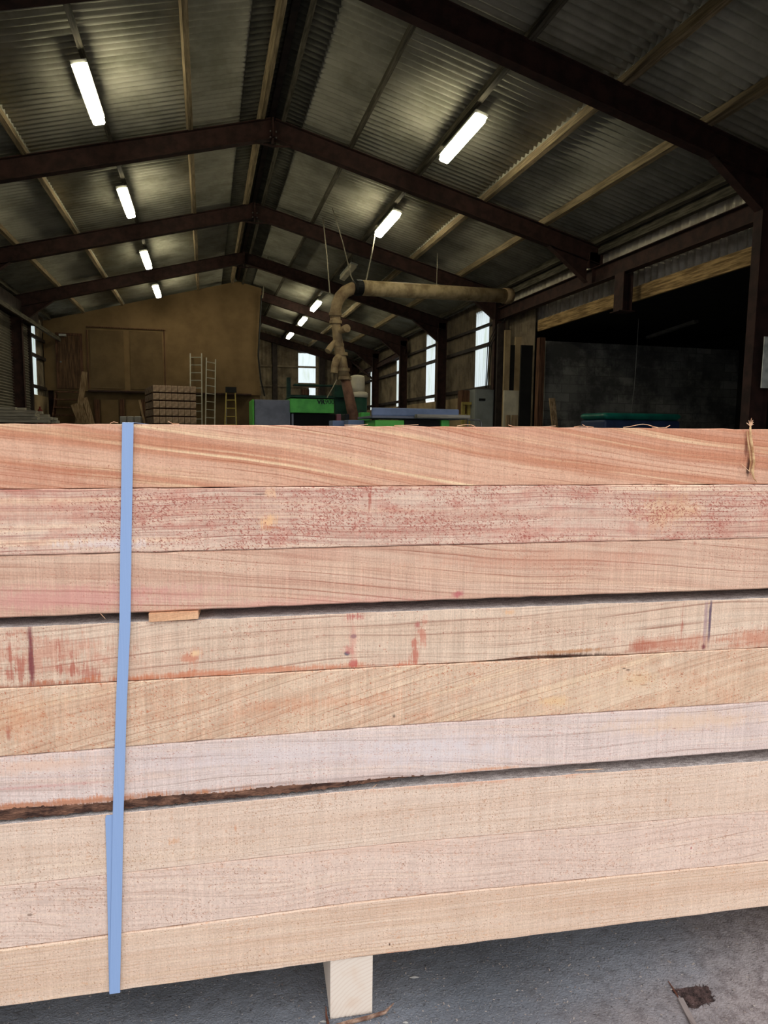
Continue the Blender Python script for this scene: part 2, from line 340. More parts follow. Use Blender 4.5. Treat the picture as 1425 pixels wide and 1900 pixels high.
beam_specs = [
 ('orange-pink sawn beam with cream diagonal grain streaks, topmost of the strapped stack', 0, 1,
  dict(base=(219, 174, 146), dark=(194, 130, 98), light=(244, 214, 172), line=(158, 92, 64), slope=.13, warp=.025, wf=.9, ring=75, lines=.5, grain=.85, cream=.95, creamf=62, speck=.05, blotch=.25, blf=(1.5, 12), saw=.5, seed=1, stain=(190, 118, 92),
   feats=[P(60, 880, .22, .022, (186, 112, 84), .45, .6, .1), P(1388, 868, .006, .028, DK, .9, .5, .2), P(1384, 832, .004, .03, (120, 66, 52), .7, .5, .2), P(1380, 797, .006, .006, (176, 100, 76), .6)])),
 ('red-speckled sawn beam with a pale knot patch, directly below the topmost beam', 1, 2,
  dict(base=(222, 193, 172), dark=(200, 150, 128), light=(246, 212, 178), line=(150, 84, 74), slope=.0, warp=.008, wf=2.2, ring=85, lines=.62, grain=.6, cream=.7, creamf=36, speck=1.15, speckc=(156, 82, 70), blotch=.42, blf=(16, 34), saw=.6, seed=2, stain=(190, 116, 100),
   feats=[P(498, 968, .022, .016, (240, 190, 140), .8, .9), P(500, 915, .016, .012, (236, 190, 150), .7, .9), P(505, 978, .02, .004, (180, 92, 60), .7, .9), P(482, 917, .018, .0016, (90, 56, 44), .9, .3), P(686, 920, .005, .05, (168, 80, 62), .75, 1.2), P(1240, 950, .09, .05, (224, 176, 132), .5, .8), P(100, 940, .35, .03, (196, 124, 104), .22, 1.5, 0), P(200, 1008, .09, .012, (232, 216, 210), .6, 1.2), P(1000, 985, .3, .02, (198, 124, 112), .25, 1.4, 0)])),
 ('salmon sawn beam with a pink lower edge, resting on the small spacer block', 2, 3,
  dict(base=(218, 184, 160), dark=(200, 156, 132), light=(240, 206, 176), line=(160, 102, 80), slope=.08, warp=.02, wf=1.1, ring=60, lines=.6, grain=.6, cream=.35, speck=.45, speckc=(160, 92, 70), blotch=.2, saw=.9, seed=3, stain=(200, 128, 108),
   feats=[P(120, 1110, .35, .034, (210, 144, 136), .6, .8, .1), P(600, 1122, .35, .022, (216, 150, 138), .45, .8, .1), P(850, 1103, .013, .008, (186, 96, 100), .8, .8), P(1290, 1008, .006, .006, RED, .5), P(1000, 1040, .3, .03, (208, 140, 112), .25, 1.5, 0)])),
 ('pale beam with dark red cross stains and two grey nail spots, directly below the upper gap', 4, 5,
  dict(base=(224, 198, 174), dark=(208, 172, 146), light=(238, 214, 190), line=(140, 88, 66), slope=-.02, warp=.03, wf=1.3, ring=42, lines=.45, grain=.4, cream=.3, speck=.3, blotch=.12, saw=.9, seed=4, stain=(190, 108, 84),
   feats=[P(90, 1215, .16, .05, (196, 120, 96), .5, 1.3, 0), P(57, 1218, .0065, .1, (122, 56, 62), .9, .5, .3), P(18, 1225, .008, .05, RED, .55, 1.4), P(36, 1240, .008, .05, RED, .55, 1.4), P(110, 1240, .006, .05, RED, .6, 1.4), P(135, 1240, .006, .04, RED, .6, 1.4), P(165, 1252, .02, .02, RED, .5, 1.6),
          P(100, 1272, .3, .012, (160, 88, 60), .75, 1, .1), P(430, 1248, .4, .009, (204, 122, 84), .7, 1, .1), P(355, 1222, .024, .02, (206, 130, 100), .75, .9, .3), P(362, 1213, .012, .007, CRM, .8, .9),
          P(656, 1145, .02, .013, (186, 88, 84), .8, 1.2), P(656, 1181, .0075, .0055, (98, 96, 108), .95, .3, .5), P(644, 1213, .0075, .0055, (98, 96, 108), .95, .3, .5), P(648, 1205, .014, .014, (196, 100, 92), .55, 1), P(656, 1232, .009, .010, (186, 74, 70), .8, .8, .3), P(655, 1190, .011, .06, (212, 146, 130), .5, .6),
          P(770, 1215, .010, .035, (190, 104, 84), .75, 1.4), P(786, 1170, .009, .04, (198, 116, 94), .65, 1.2), P(775, 1160, .008, .01, (176, 84, 84), .7), P(760, 1237, .12, .008, (206, 120, 90), .7, 1),
          P(945, 1137, .018, .007, (226, 180, 140), .8, 1), P(1250, 1195, .17, .026, (192, 116, 88), .7, .8, 0), P(1190, 1203, .05, .018, (172, 90, 68), .6, .7, 0), P(1400, 1185, .1, .03, (198, 122, 92), .65, .8, 0), P(1318, 1150, .0045, .08, (88, 70, 92), .9, .4, .3), P(1310, 1150, .006, .08, (150, 120, 134), .6, .4), P(1306, 1200, .006, .01, (110, 30, 50), .8),
          P(1266, 1165, .004, .05, RED, .6, 1.2), P(1060, 1218, .11, .008, DK, .9, .7, .3), P(1050, 1209, .12, .006, (180, 122, 74), .7, .8)])),
 ('honey-coloured beam with wavy grain and short dark nicks at its right, between the stained and lilac beams', 5, 6,
  dict(base=(223, 194, 167), dark=(204, 162, 132), light=(236, 208, 174), line=(156, 106, 78), slope=-.26, warp=.035, wf=1.0, ring=75, lines=.45, grain=.6, cream=.6, creamf=44, uni=True, speck=.75, speckc=(184, 100, 66), blotch=.3, blf=(9, 12), saw=.9, seed=5, stain=(202, 130, 92),
   feats=[P(15, 1360, .006, .02, RED, .7, 1), P(30, 1330, .1, .05, (208, 148, 108), .4, 1.2, 0), P(1165, 1243, .007, .0022, DK, .9, .4), P(1158, 1240, .006, .0022, DK, .8, .4), P(1187, 1253, .012, .0022, (112, 58, 30), .95, .4), P(1170, 1264, .009, .0022, (112, 58, 30), .95, .4), P(1195, 1271, .013, .0022, (112, 58, 30), .95, .4), P(1265, 1251, .005, .0022, (112, 58, 30), .9, .4), P(1256, 1276, .008, .0022, (112, 58, 30), .9, .4), P(1258, 1283, .008, .0022, (112, 58, 30), .9, .4), P(1232, 1260, .007, .0022, (140, 80, 44), .8, .4),
          P(1185, 1262, .05, .022, (228, 184, 128), .45, .9, 0), P(731, 1329, .004, .004, DK, .8), P(1030, 1300, .05, .014, (232, 186, 124), .6, .9, 0), P(650, 1300, .25, .016, (214, 140, 100), .3, 1.8, 0), P(1200, 1280, .35, .06, (234, 208, 178), .4, .8, 0)])),
 ('pale lilac-grey beam with a dark bark edge along its lower left, directly above the lower gap', 6, 7,
  dict(base=(226, 206, 196), dark=(212, 186, 176), light=(238, 206, 172), line=(150, 116, 100), slope=.05, warp=.04, wf=1.2, ring=36, lines=.42, grain=.35, cream=.25, uni=True, speck=.7, speckc=(170, 112, 96), blotch=.12, saw=.75, seed=6, stain=(198, 140, 120),
   feats=[P(60, 1420, .2, .02, (228, 186, 158), .6, .9, .1), P(560, 1400, .5, .04, (222, 208, 206), .5, .8, 0), P(820, 1400, .2, .05, (224, 214, 214), .5, .8, 0), P(1280, 1340, .26, .03, (228, 192, 158), .6, .8, 0),
          P(100, 1492, .4, .012, (206, 132, 88), .8, 1, .2), P(500, 1468, .35, .009, (212, 146, 104), .7, 1, .2), P(110, 1506, .36, .012, (70, 44, 36), .97, .7, .4), P(350, 1489, .3, .008, (84, 46, 34), .95, .6, .4), P(600, 1462, .2, .003, (110, 56, 38), .85, .6, .3), P(900, 1428, .12, .005, (214, 150, 108), .7, .9), P(70, 1460, .2, .004, (206, 150, 140), .5)])),
 ('cream beam flecked with brown sawdust, directly below the lower gap', 8, 9,
  dict(base=(229, 204, 184), dark=(216, 184, 160), light=(240, 214, 186), line=(180, 138, 108), slope=-.01, warp=.012, ring=110, lines=.4, grain=.5, cream=.2, uni=True, speck=.95, speckc=(160, 116, 86), blotch=.05, saw=.55, seed=7, stain=(196, 140, 104),
   feats=[P(325, 1560, .022, .008, (214, 158, 116), .6, 1.3), P(1000, 1440, .45, .008, (214, 150, 118), .5, 1.5, .1), P(437, 1538, .004, .01, (206, 140, 100), .7), P(1235, 1485, .004, .008, (190, 130, 90), .6)])),
 ('pinkish cream beam with one meandering grain line, second from the bottom of the stack', 9, 10,
  dict(base=(229, 203, 186), dark=(218, 187, 170), light=(240, 212, 182), line=(176, 138, 118), slope=.02, warp=.05, wf=1.6, ring=16, ringw=.035, lines=.6, grain=.35, cream=.2, uni=True, speck=.9, speckc=(166, 118, 94), blotch=.05, saw=.5, seed=8, stain=(206, 150, 120),
   feats=[P(90, 1672, .04, .01, (206, 180, 166), .6, 1.3), P(56, 1698, .008, .003, (120, 90, 74), .7), P(1283, 1574, .003, .004, (170, 60, 70), .8, .3), P(700, 1570, .45, .03, (228, 190, 166), .35, 1.2, 0)])),
 ('peach-cream beam with straight close grain, bottom of the strapped stack', 10, 11,
  dict(base=(229, 202, 180), dark=(214, 180, 154), light=(242, 214, 182), line=(190, 146, 114), slope=0, warp=.004, ring=120, ringw=.25, lines=.5, grain=.65, cream=.25, creamf=60, uni=True, speck=.75, speckc=(168, 122, 92), blotch=.05, saw=.45, seed=9, stain=(214, 156, 116),
   feats=[P(723, 1752, .0025, .0045, (70, 42, 30), .95, .3), P(725, 1768, .03, .002, (206, 130, 106), .7, 1), P(240, 1845, .35, .02, (234, 188, 142), .5, .8, 0)])),
]
NX = 110
m_barkedge = plain('rough_bark', (134, 96, 76), .95, .3, 70, c2=(62, 42, 36), bump=.004, stretch=(.25, 1, 1))
for bi, (lab, t_, b_, kw) in enumerate(beam_specs):
    rt, rb = SEAM[t_], SEAM[b_]; zb = min(rb)
    m = wood('sawn_timber_%d' % bi, zb=zb, **kw)
    rnd = random.Random(bi+3); jt = [rnd.gauss(0, .0005) for _ in range(NX+1)]; jb = [rnd.gauss(0, .0004) for _ in range(NX+1)]
    g = MB(); rows = []
    sides = .0012+.0008*(bi % 3); yo = [0, -.001, .0005, .0015, 0, .0008, 0, .001, .0002][bi]
    for i in range(NX+1):
        s = S0+(S1-S0)*i/NX; zt = zs(rt, s)-zb-.0006+jt[i]; z0 = zs(rb, s)-zb+.0006+jb[i]
        if bi == 5:   # waney lower edge where the bark was, fading to the right
            z0 += .012*max(0, min(1, (.42-s)/.9))*(.75+.25*sin(s*23))
        if bi == 3: z0 += .006*math.exp(-((s-.62)/.11)**2)
        c = sides
        z0c = c+(.009 if (bi == 5 and s < .4) else 0)
        rows.append([(s, yo+c, z0), (s, yo, z0+z0c), (s, yo, zt-c), (s, yo+c, zt), (s, W_, zt), (s, W_, z0)])
    for r in rows: g.v += r
    for i in range(NX):
        for k in range(6):
            g.f.append((i*6+k, i*6+(k+1) % 6, (i+1)*6+(k+1) % 6, (i+1)*6+k)); g.mi.append(1 if k == 3 and bi in (3, 6) else 0)
    g.f += [tuple(range(5, -1, -1)), tuple(NX*6+k for k in range(6))]; g.mi += [0, 0]
    g.f = [tuple(reversed(f)) for f in g.f]
    o = g.build('timber_beam', [m, MT['dusty_top']], loc=SN*SD+Vector((0, 0, zb)), rz=PHI)
    tag(o, lab, 'timber beam', 'sawn timber beams of the strapped stack')
    if bi in (3, 5):      # strip of bark left on the waney edge
        g = MB(); rb_ = random.Random(9); a_, b_e = (S0, .36) if bi == 5 else (.50, .745); q = int((b_e-a_)/.006)
        for i in range(q+1):
            s = a_+(b_e-a_)*i/q; e_ = min(1, (b_e-s)/.22, (s-a_)/.05+(1 if bi == 5 else 0))
            if bi == 5: lo = zs(rb, s)-zb-.0115*e_+rb_.uniform(-.0018, .0018); hi = zs(rb, s)-zb+.012*max(0, min(1, (.42-s)/.9))*(.75+.25*sin(s*23))+.0035
            else: lo = zs(rb, s)-zb+.0008; hi = zs(rb, s)-zb+.006*math.exp(-((s-.62)/.11)**2)+.003
            lo = max(lo, -.0135); y1 = .0025+rb_.uniform(0, .003)
            g.v += [(s, y1, hi), (s, y1+rb_.uniform(-.002, .0015), (lo+hi)/2), (s, .004+rb_.uniform(0, .003), lo), (s, .05, lo+.002), (s, .05, hi)]
        for i in range(q):
            for k in range(5): g.f.append((i*5+(k+1) % 5, i*5+k, (i+1)*5+k, (i+1)*5+(k+1) % 5)); g.mi.append(0)
        g.build('bark_edge', m_barkedge, parent=o)

def SP(s, y, z): return SN*(SD+y)+SU*s+Vector((0, 0, z))
def on_stack(mb, name, mat, **k): return mb.build(name, mat, loc=SN*SD, rz=PHI, **k)
# spacers in the two gaps, bearers below
msp = wood('spacer_timber', base=(226, 176, 136), dark=(200, 146, 108), slope=-.2, ring=60, speck=0, lines=.3, seed=12, zb=0)
for k, (s, gt, gb, lab) in enumerate([(-.168, 3, 4, 'small pale wooden spacer block sticking out of the upper gap, right of the blue strap')]+[(a, b, c, 'wooden spacer inside a gap of the strapped stack') for a, b, c in ((-1.05, 3, 4), (1.62, 3, 4), (-1.05, 7, 8), (1.62, 7, 8), )]):
    g = MB(); zt = zs(SEAM[gt], s)-.0008; z0 = zs(SEAM[gb], s)+.0008
    vis = k == 0
    a = s-.048; b = s+.048
    if vis:
        y0 = -.006
        g.add([(a, y0, z0), (b, y0, z0+.0025), (b, W_, z0), (a, W_, z0), (a, y0, zt-.001), (b, y0, zt), (b, W_, zt), (a, W_, zt)],
              [(0, 3, 2, 1), (4, 5, 6, 7), (0, 1, 5, 4), (1, 2, 6, 5), (2, 3, 7, 6), (3, 0, 4, 7)])
    else: g.box((a, .012, z0), (b, W_, zt))
    o = on_stack(g, 'timber_spacer', msp); tag(o, lab, 'spacer', None if vis else 'hidden spacers of the strapped stack')
def m_endgrain():
    n = NT('white_end_grain'); r = n.op('SQRT', n.add(n.mul(n.add(n.x, -.29), n.add(n.x, -.29)), n.mul(n.add(n.z, .06), n.add(n.z, .06))))
    r = n.add(r, n.mul(n.noise(n.vec(n.x, n.y, n.z), 20, 2), .012))
    f = n.op('FRACT', n.mul(r, 110)); col = n.mix(n.sm(f, 0, .5, .35, 0), lin((230, 214, 198)), lin((206, 178, 156)))
    col = n.mix(n.sm(n.noise(n.vec(n.x, n.y, n.z), 16, 3), .5, .75, 0, .45), col, lin((218, 186, 160)))
    col = n.mix(n.sm(n.add(n.z, n.mul(n.noise(n.vec(n.x, n.y, n.z), 160, 3), .016)), .006, .013, .85, 0), col, lin((96, 90, 88)))
    return n.fin(col, .8, .15)
meg = m_endgrain()
for s, lab in ((.2, 'pale square timber bearer standing on the concrete under the stack'), (-.92, None), (1.62, None)):
    zt = zs(SEAM[11], s)+.0002
    g = MB(); g.box((s-.048, .004, .0), (s+.049, .62, zt-.0008))
    o = on_stack(g, 'timber_bearer', meg, bevel=.0012); tag(o, lab or 'timber bearer under an end of the stack', 'bearer', 'bearers under the strapped stack')

# blue strap: a loop tight round the pack, its short tail beside it
def m_strap():
    n = NT('blue_strapping'); f = n.noise(n.vec(n.mul(n.x, 900), n.y, n.mul(n.z, 4)), 1, 2)
    n.bump(n.noise(n.vec(n.mul(n.x, 1200), n.y, n.mul(n.z, 1200)), 1, 1), .0002)
    return n.fin(n.mix(n.sm(f, .3, .7), lin((147, 172, 212)), lin((141, 167, 208))), .42, .4)
mst = m_strap()
zt, zb = SEAM[0][0]+.0025, SEAM[11][0]+.0045
cen = [(-.2447, zt), (-.2555, 1.10), (-.262, .94), (-.2735, .78), (-.287, .545), (-.2985, .30), (-.3065, zb-.0015)]
g = MB(); Wd = .0105; loop = []
for s, z in cen: loop.append((s, -.0042, z))
loop[0] = (loop[0][0], -.0042, zt)
loop = [(cen[0][0], W_+.003, zt), (cen[0][0], .002, zt+.0012)]+loop+[(cen[-1][0], .002, zb-.0035), (cen[-1][0], W_+.003, zb-.0035)]+[(cen[0][0], W_+.003, zt)]
out = []
for i, p in enumerate(loop):
    out.append([(p[0]-Wd, p[1], p[2]), (p[0]+Wd, p[1], p[2])])
cy = .1; cz = (zt+zb)/2
for i, (a, b) in enumerate(out):
    dy = -.0009 if a[1] < .05 else .0009; dz = .0009 if a[2] > cz else -.0009
    if 2 < i < 9: dz = 0
    g.v += [a, b, (b[0], b[1]+dy, b[2]+dz), (a[0], a[1]+dy, a[2]+dz)]
for i in range(len(out)-1):
    for k in range(4): g.f.append((i*4+k, i*4+(k+1) % 4, (i+1)*4+(k+1) % 4, (i+1)*4+k)); g.mi.append(0)
strap = on_stack(g, 'packing_strap', mst); tag(strap, 'flat pale blue plastic strap running upright around the timber stack', 'strap')
g = MB(); tl = [(-.3035, .5395, .0075), (-.3035, .533, .0095), (-.304, .45, .0095), (-.306, .3, .0095), (-.308, .18, .0095), (-.3085, zb, .0095)]
for s, z, wd in tl: g.v += [(s-wd, -.0028, z), (s+wd, -.0028, z), (s+wd, -.0020, z), (s-wd, -.0020, z)]
for i in range(len(tl)-1):
    for k in range(4): g.f.append((i*4+k, i*4+(k+1) % 4, (i+1)*4+(k+1) % 4, (i+1)*4+k)); g.mi.append(0)
g.f += [(0, 1, 2, 3)]; g.mi += [0]
tail = g.build('strap_tail', mst, parent=strap)

# splinters, shavings, twig -------------------------------------------------
mshav = plain('pale_wood_fibre', (232, 194, 158), .8, .12, 60, c2=(206, 154, 118))
mbark = plain('brown_bark', (110, 66, 48), .9, .2, 50, c2=(70, 42, 32))
def ribbon(g, pts, wd, th=.0007, side=(0, 1, 0)):
    side = Vector(side)
    pts = [Vector(p) for p in pts]; m = len(pts); vs = []
    for i, p in enumerate(pts):
        d = (pts[min(i+1, m-1)]-pts[max(i-1, 0)]).normalized(); nn = d.cross(side).normalized()
        w_ = wd*(.35 if i in (0, m-1) else 1)
        vs += [p-side*w_-nn*th, p+side*w_-nn*th, p+side*w_+nn*th, p-side*w_+nn*th]
    fs = [(i*4+k, i*4+(k+1) % 4, (i+1)*4+(k+1) % 4, (i+1)*4+k) for i in range(m-1) for k in range(4)]+[(0, 1, 2, 3), tuple(range(m*4-4, m*4))]
    g.add(vs, fs)
def topz(s): return zs(SEAM[0], s)
def px_top(x, dz): s = st(x, 790)[0]; return (s, 0, dz)
shav = [([(1160, .001), (1172, .003), (1185, .0065), (1196, .001+.0075), (1206, .007), (1216, .0035), (1226, .001)], .002, 'long arched pale shaving on top of the stack, before the teal tank'),
        ([(1214, .001), (1228, .001), (1240, .0015), (1247, .0065)], .0025, 'pale shaving with an upturned tip, right of the arched shaving on the stack'),
        ([(1069, .001), (1078, .003), (1090, .003), (1105, .001)], .004, 'short orange splinter on top of the stack, left of the teal tank'),
        ([(1083, .007), (1088, .003), (1094, .001)], .0012, 'tiny upright splinter end beside the short orange splinter on the stack'),
        ([(850, .001), (866, .004), (876, .0035), (884, .0005)], .002, 'curled pink shaving on top of the stack, below the grey plank'),
        ([(946, .004), (955, .001), (975, .0008), (1010, .001), (1034, .003)], .003, 'long flat pale shaving on the stack, left of the leaning plank'),
        ([(640, .0008), (668, .001), (684, .003)], .0025, 'low pale shaving on the stack, below the dark duct'),
        ([(733, .0008), (760, .0015), (778, .003)], .0025, 'thin pale shaving on the stack, below the green machine base'),
        ([(203, .001), (210, .004), (218, .002)], .0008, 'fine curled fibre on the stack, just left of the blue strap'),
        ([(311, .006), (320, .001), (332, .001)], .0008, 'fine upstanding fibre on the stack, right of the blue strap')]
for pts_, wd, lab in shav:
    g = MB(); c = [px_top(x, dz) for x, dz in pts_]; c = [(s, .006+wd, topz(s)+dz) for s, y, dz in c]; ribbon(g, c, wd, .0005)
    o = on_stack(g, 'wood_shaving', mshav); tag(o, lab, 'shaving', 'shavings on top of the stack')
g = MB()
tw = [(1.1098, 1.3576), (1.1098, 1.3392), (1.1145, 1.3148), (1.1207, 1.2902), (1.1252, 1.2679), (1.1227, 1.2468), (1.1290, 1.2300), (1.1374, 1.2219)]
g.tube([(s+.004, -.006, z) for s, z in tw], [.0012, .003, .0035, .0032, .0034, .0036, .0016, .0006], 7)
g.tube([(s-.003, -.005, z) for s, z in tw[1:6]], [.001, .0018, .0016, .002, .001], 6)
twig = on_stack(g, 'torn_splinter', plain('frayed_wood', (222, 186, 138), .85, .2, 80, c2=(172, 124, 84))); tag(twig, 'frayed torn strip of wood hanging down the right end of the topmost beam', 'splinter')
g = MB()
for a, l in ((-.9, .010), (-.4, .013), (0, .017), (.45, .014), (.9, .013), (1.3, .011)):
    g.tube([(1.113, -.006, 1.352), (1.113+sin(a)*l, -.006-.003*cos(a*3), 1.352+cos(a)*l)], [.0016, .0005], 5)
g.build('frayed_tip', mshav, parent=twig)
g = MB(); g.tube([(1.097, -.003, 1.2655), (1.104, -.006, 1.259), (1.118, -.008, 1.247)], [.0005, .0009, .0006], 5); g.build('loose_fibre', mshav, parent=twig)
# little fibres in gaps
for x0, y0, x1, y1, lab in ((690, 1464, 700, 1456, 'tiny splinter in the lower gap, above the speckled cream beam'), (1068, 1430, 1120, 1428, 'pale splinter in the lower gap towards the right'), (186, 1139, 195, 1149, 'fine pale fibre across the upper gap, left of the blue strap')):
    a = st(x0, y0, SD-.004); b = st(x1, y1, SD-.004); g = MB()
    g.tube([(a[0], -.002, a[1]), ((a[0]+b[0])/2, -.003, (a[1]+b[1])/2+.001), (b[0], -.001, b[1])], [.0005, .0014 if x0 > 1000 else .0006, .0004], 5)
    o = on_stack(g, 'wood_splinter', mshav); tag(o, lab, 'splinter')

# ================================================================== FLOOR
def fl_pt(x, y): return pt(x, y, Z=0)
hx = [fl_pt(1247, 1838), fl_pt(1311, 1829), fl_pt(1327, 1858), fl_pt(1283, 1873)]   # broken recess in the concrete
g = MB()
g.box((-40, -40, -.3), (60, 60, 0))
floor = g.build('floor', MT['floor']); tag(floor, kind='structure')
g = MB(); cx = sum((p for p in hx), Vector())/4
g.add([(p.x, p.y, .0006) for p in hx]+[(cx.x, cx.y, .0007)], [(0, 3, 4), (3, 2, 4), (2, 1, 4), (1, 0, 4)])
mrub = plain('dark_debris', (104, 82, 78), .95, .3, 60, c2=(52, 40, 38), bump=.01)
g = MB(); rr = random.Random(5)
ring = []
for i in range(4):
    for k in range(7):
        p = hx[i].lerp(hx[(i+1) % 4], k/7); p = p+(p-cx)*rr.uniform(-.14, .1); ring.append((p.x, p.y, .0012))
g.add(ring+[(p[0], p[1], 0) for p in ring], [tuple(reversed(range(28)))]+[(i, (i+1) % 28, (i+1) % 28+28, i+28) for i in range(28)])
for _ in range(130):
    u, v = rr.random(), rr.random(); p = hx[0].lerp(hx[1], u).lerp(hx[3].lerp(hx[2], u), v)
    l = rr.uniform(.002, .007); a = rr.uniform(0, 3.1); d = Vector((cos(a), sin(a), rr.uniform(-.05, .05)))*l
    q = p+Vector((0, 0, rr.uniform(.0008, .002))); g.tube([q-d, q+d], [rr.uniform(.0004, .0012)]*2, 4)
o = g.build('debris_patch', mrub); tag(o, 'rough dark patch of debris on the concrete at the lower right', 'debris', kind='stuff')
g = MB(); a, b = fl_pt(1262, 1856), fl_pt(1292, 1915)
g.bar(a+Vector((0, 0, .004)), b+Vector((0, 0, .004)), .013, .006); chan = g.build('wood_strip', boards('grey_strip', (136, 126, 122), (84, 72, 68), 'y')); tag(chan, 'grey wooden strip lying on the concrete beside the dark debris patch', 'wood strip')
g = MB(); g.tube([fl_pt(1240, 1822)+Vector((0, 0, .002)), fl_pt(1252, 1842)+Vector((0, 0, .003)), fl_pt(1262, 1858)+Vector((0, 0, .002))], [.001, .0022, .001], 5)
o = g.build('dark_stick', mbark); tag(o, 'thin dark stick on the concrete pointing into the debris patch', 'stick')
g = MB()
bp = [fl_pt(608, 1902), fl_pt(640, 1893), fl_pt(680, 1884), fl_pt(712, 1876), fl_pt(728, 1866)]
bp = [p+Vector((0, -.012, h)) for p, h in zip(bp, (.004, .004, .005, .008, .017))]
g.tube(bp, [.003, .0045, .0045, .004, .001], 7); o = g.build('bark_strip', plain('pale_bark', (164, 136, 116), .9, .2, 60, c2=(104, 74, 60))); tag(o, 'curved strip of bark on the concrete at the foot of the pale bearer', 'bark strip')
g = MB(); p0 = SP(.146, -.006, .001); g.tube([p0, p0+Vector((-.004, -.002, .02)), p0+Vector((-.005, 0, .042))], [.0035, .0025, .001], 6)
o = g.build('bark_flake', mbark); tag(o, 'dark red-brown flake of bark leaning on the left corner of the pale bearer', 'bark flake')
g = MB(); rr = random.Random(11)
for _ in range(5000):
    x = rr.uniform(-.6, 1.9); y = rr.uniform(.5, 2.0)
    if SN.dot(Vector((x, y, 0))) > SD+.0 and rr.random() < .3: continue
    l = rr.uniform(.0007, .003)*(2 if rr.random() < .03 else 1); a = rr.uniform(0, 3.14); w_ = l*rr.uniform(.25, .5)
    M = Matrix.Translation((x, y, 0)) @ Matrix.Rotation(a, 4, 'Z')
    g.box((-l, -w_, 0.0002), (l, w_, rr.uniform(.0006, .0016)), M)
o = g.build('wood_chips', plain('pale_wood_chips', (178, 168, 160), .9, .25, 40, c2=(120, 104, 96))); tag(o, 'pale sawdust and small wood chips scattered over the concrete around the stack', 'wood chips', kind='stuff')
for x, y, ln, lab in ((600, 1888, .008, 'small white chip on the concrete left of the pale bearer'), (768, 1806, .011, 'small white chip on the concrete right of the pale bearer'), (752, 1890, .006, 'tiny pale pebble beside the tip of the bark strip')):
    p = fl_pt(x, y+8); g = MB(); g.tube([p+Vector((-ln, 0, .002)), p+Vector((0, -.002, .003)), p+Vector((ln, -.004, .002))], [.001, .003, .001], 6); o = g.build('wood_chip', MT['block']); tag(o, lab, 'chip')

# ================================================================== SHED SHELL
X0, WH, SL, ZR = 1.23, 6.44, .2597, 6.413
XL, XR = X0-6.62, X0+6.67         # cladding planes
YF, YB = 3.4, 36.0
PIT, AMP = .150, .038
FR = [8.25, 12.775, 17.375, 21.975, 26.575, 31.175, 35.775]
def zroof(x): return ZR+.545-SL*abs(x-X0)
g = MB()
def corr_roof(g, xa, xb, y0, y1, dz):
    n = int((y1-y0)/PIT*12); vs = []; fs = []
    for i in range(n+1):
        y = y0+(y1-y0)*i/n; c = AMP*max(-1, min(1, 1.45*cos(2*pi*y/PIT)))
        for x in (xa, xb): vs.append((x, y, zroof(x)+dz+c))
    fs = [(2*i, 2*i+2, 2*i+3, 2*i+1) for i in range(n)]
    g.add(vs, fs)
corr_roof(g, X0, X0+4.05, YF, YB, 0); corr_roof(g, X0+3.95, XR+.4, YF, YB, -.012)
corr_roof(g, X0, X0-4.05, YF, YB, 0); corr_roof(g, X0-3.95, XL-.4, YF, YB, -.012)
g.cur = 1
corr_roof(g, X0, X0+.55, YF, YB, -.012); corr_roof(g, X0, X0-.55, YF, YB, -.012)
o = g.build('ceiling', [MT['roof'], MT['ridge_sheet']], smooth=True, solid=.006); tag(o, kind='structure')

def wall_y(g, X, y0, y1, z0, z1, amp=.018, pit=.15):      # ribbed sheet in a plane of constant X
    n = max(2, int((y1-y0)/pit*6)); vs = []
    for i in range(n+1):
        y = y0+(y1-y0)*i/n; c = amp*max(-1, min(1, 1.6*cos(2*pi*y/pit)))
        vs += [(X+c, y, z0), (X+c, y, z1)]
    g.add(vs, [(2*i, 2*i+2, 2*i+3, 2*i+1) for i in range(n)])
def wall_x(g, Y, x0, x1, z0, z1, amp=.018, pit=.2):
    n = max(2, int((x1-x0)/pit*6)); vs = []
    for i in range(n+1):
        x = x0+(x1-x0)*i/n; c = amp*max(-1, min(1, 1.6*cos(2*pi*x/pit)))
        vs += [(x, Y+c, z0 if not callable(z0) else z0(x)), (x, Y+c, z1 if not callable(z1) else z1(x))]
    g.add(vs, [(2*i, 2*i+1, 2*i+3, 2*i+2) for i in range(n)])
ZE = 5.23
# right wall
WIN = [(18.78, 19.75, 2.76), (23.55, 24.55, 2.55), (27.65, 28.6, 2.5), (32.3, 33.4, 2.5)]
g = MB(); y = 17.4
for a, b, zb_ in WIN:
    wall_y(g, XR, y, a, 2.5, ZE); wall_y(g, XR, a, b, 4.95, ZE); y = b
wall_y(g, XR, y, YB, 2.5, ZE)
wall_y(g, XR, 15.85, 17.4, 0, 4.7)
g.cur = 1; g.box((XR-.02, 16.9, 0), (XR+.2, YB, 2.5))
g.cur = 2; wall_y(g, XR, 7.0, 17.4, 4.68, ZE, .03, .2); wall_y(g, XR+.3, 7.0, 17.4, 4.03, 4.75, .035, .2)
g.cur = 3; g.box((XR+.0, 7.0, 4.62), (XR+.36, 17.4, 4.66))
g.cur = 0; wall_y(g, XR, YF, 7.0, 0, ZE); wall_y(g, XR, 7.0, 7.9, 0, 4.68)
o = g.build('wall_right', [MT['clad'], MT['render'], MT['clad_lit'], MT['lean_dark']], solid=.004); tag(o, kind='structure')
for i, (a, b, zb_) in enumerate(WIN):
    g = MB(); wall_y(g, XR+.0, a, b, zb_, 4.95, .012)
    if zb_ > 2.6: g2 = MB(); g2.box((XR-.01, a, 2.5), (XR+.02, b, zb_)); g2.build('trim_%d' % (i+1), MT['clad'])['kind'] = 'structure'
    o = g.build('window_%d' % (i+1), MT['window'], smooth=True); tag(o, kind='structure')
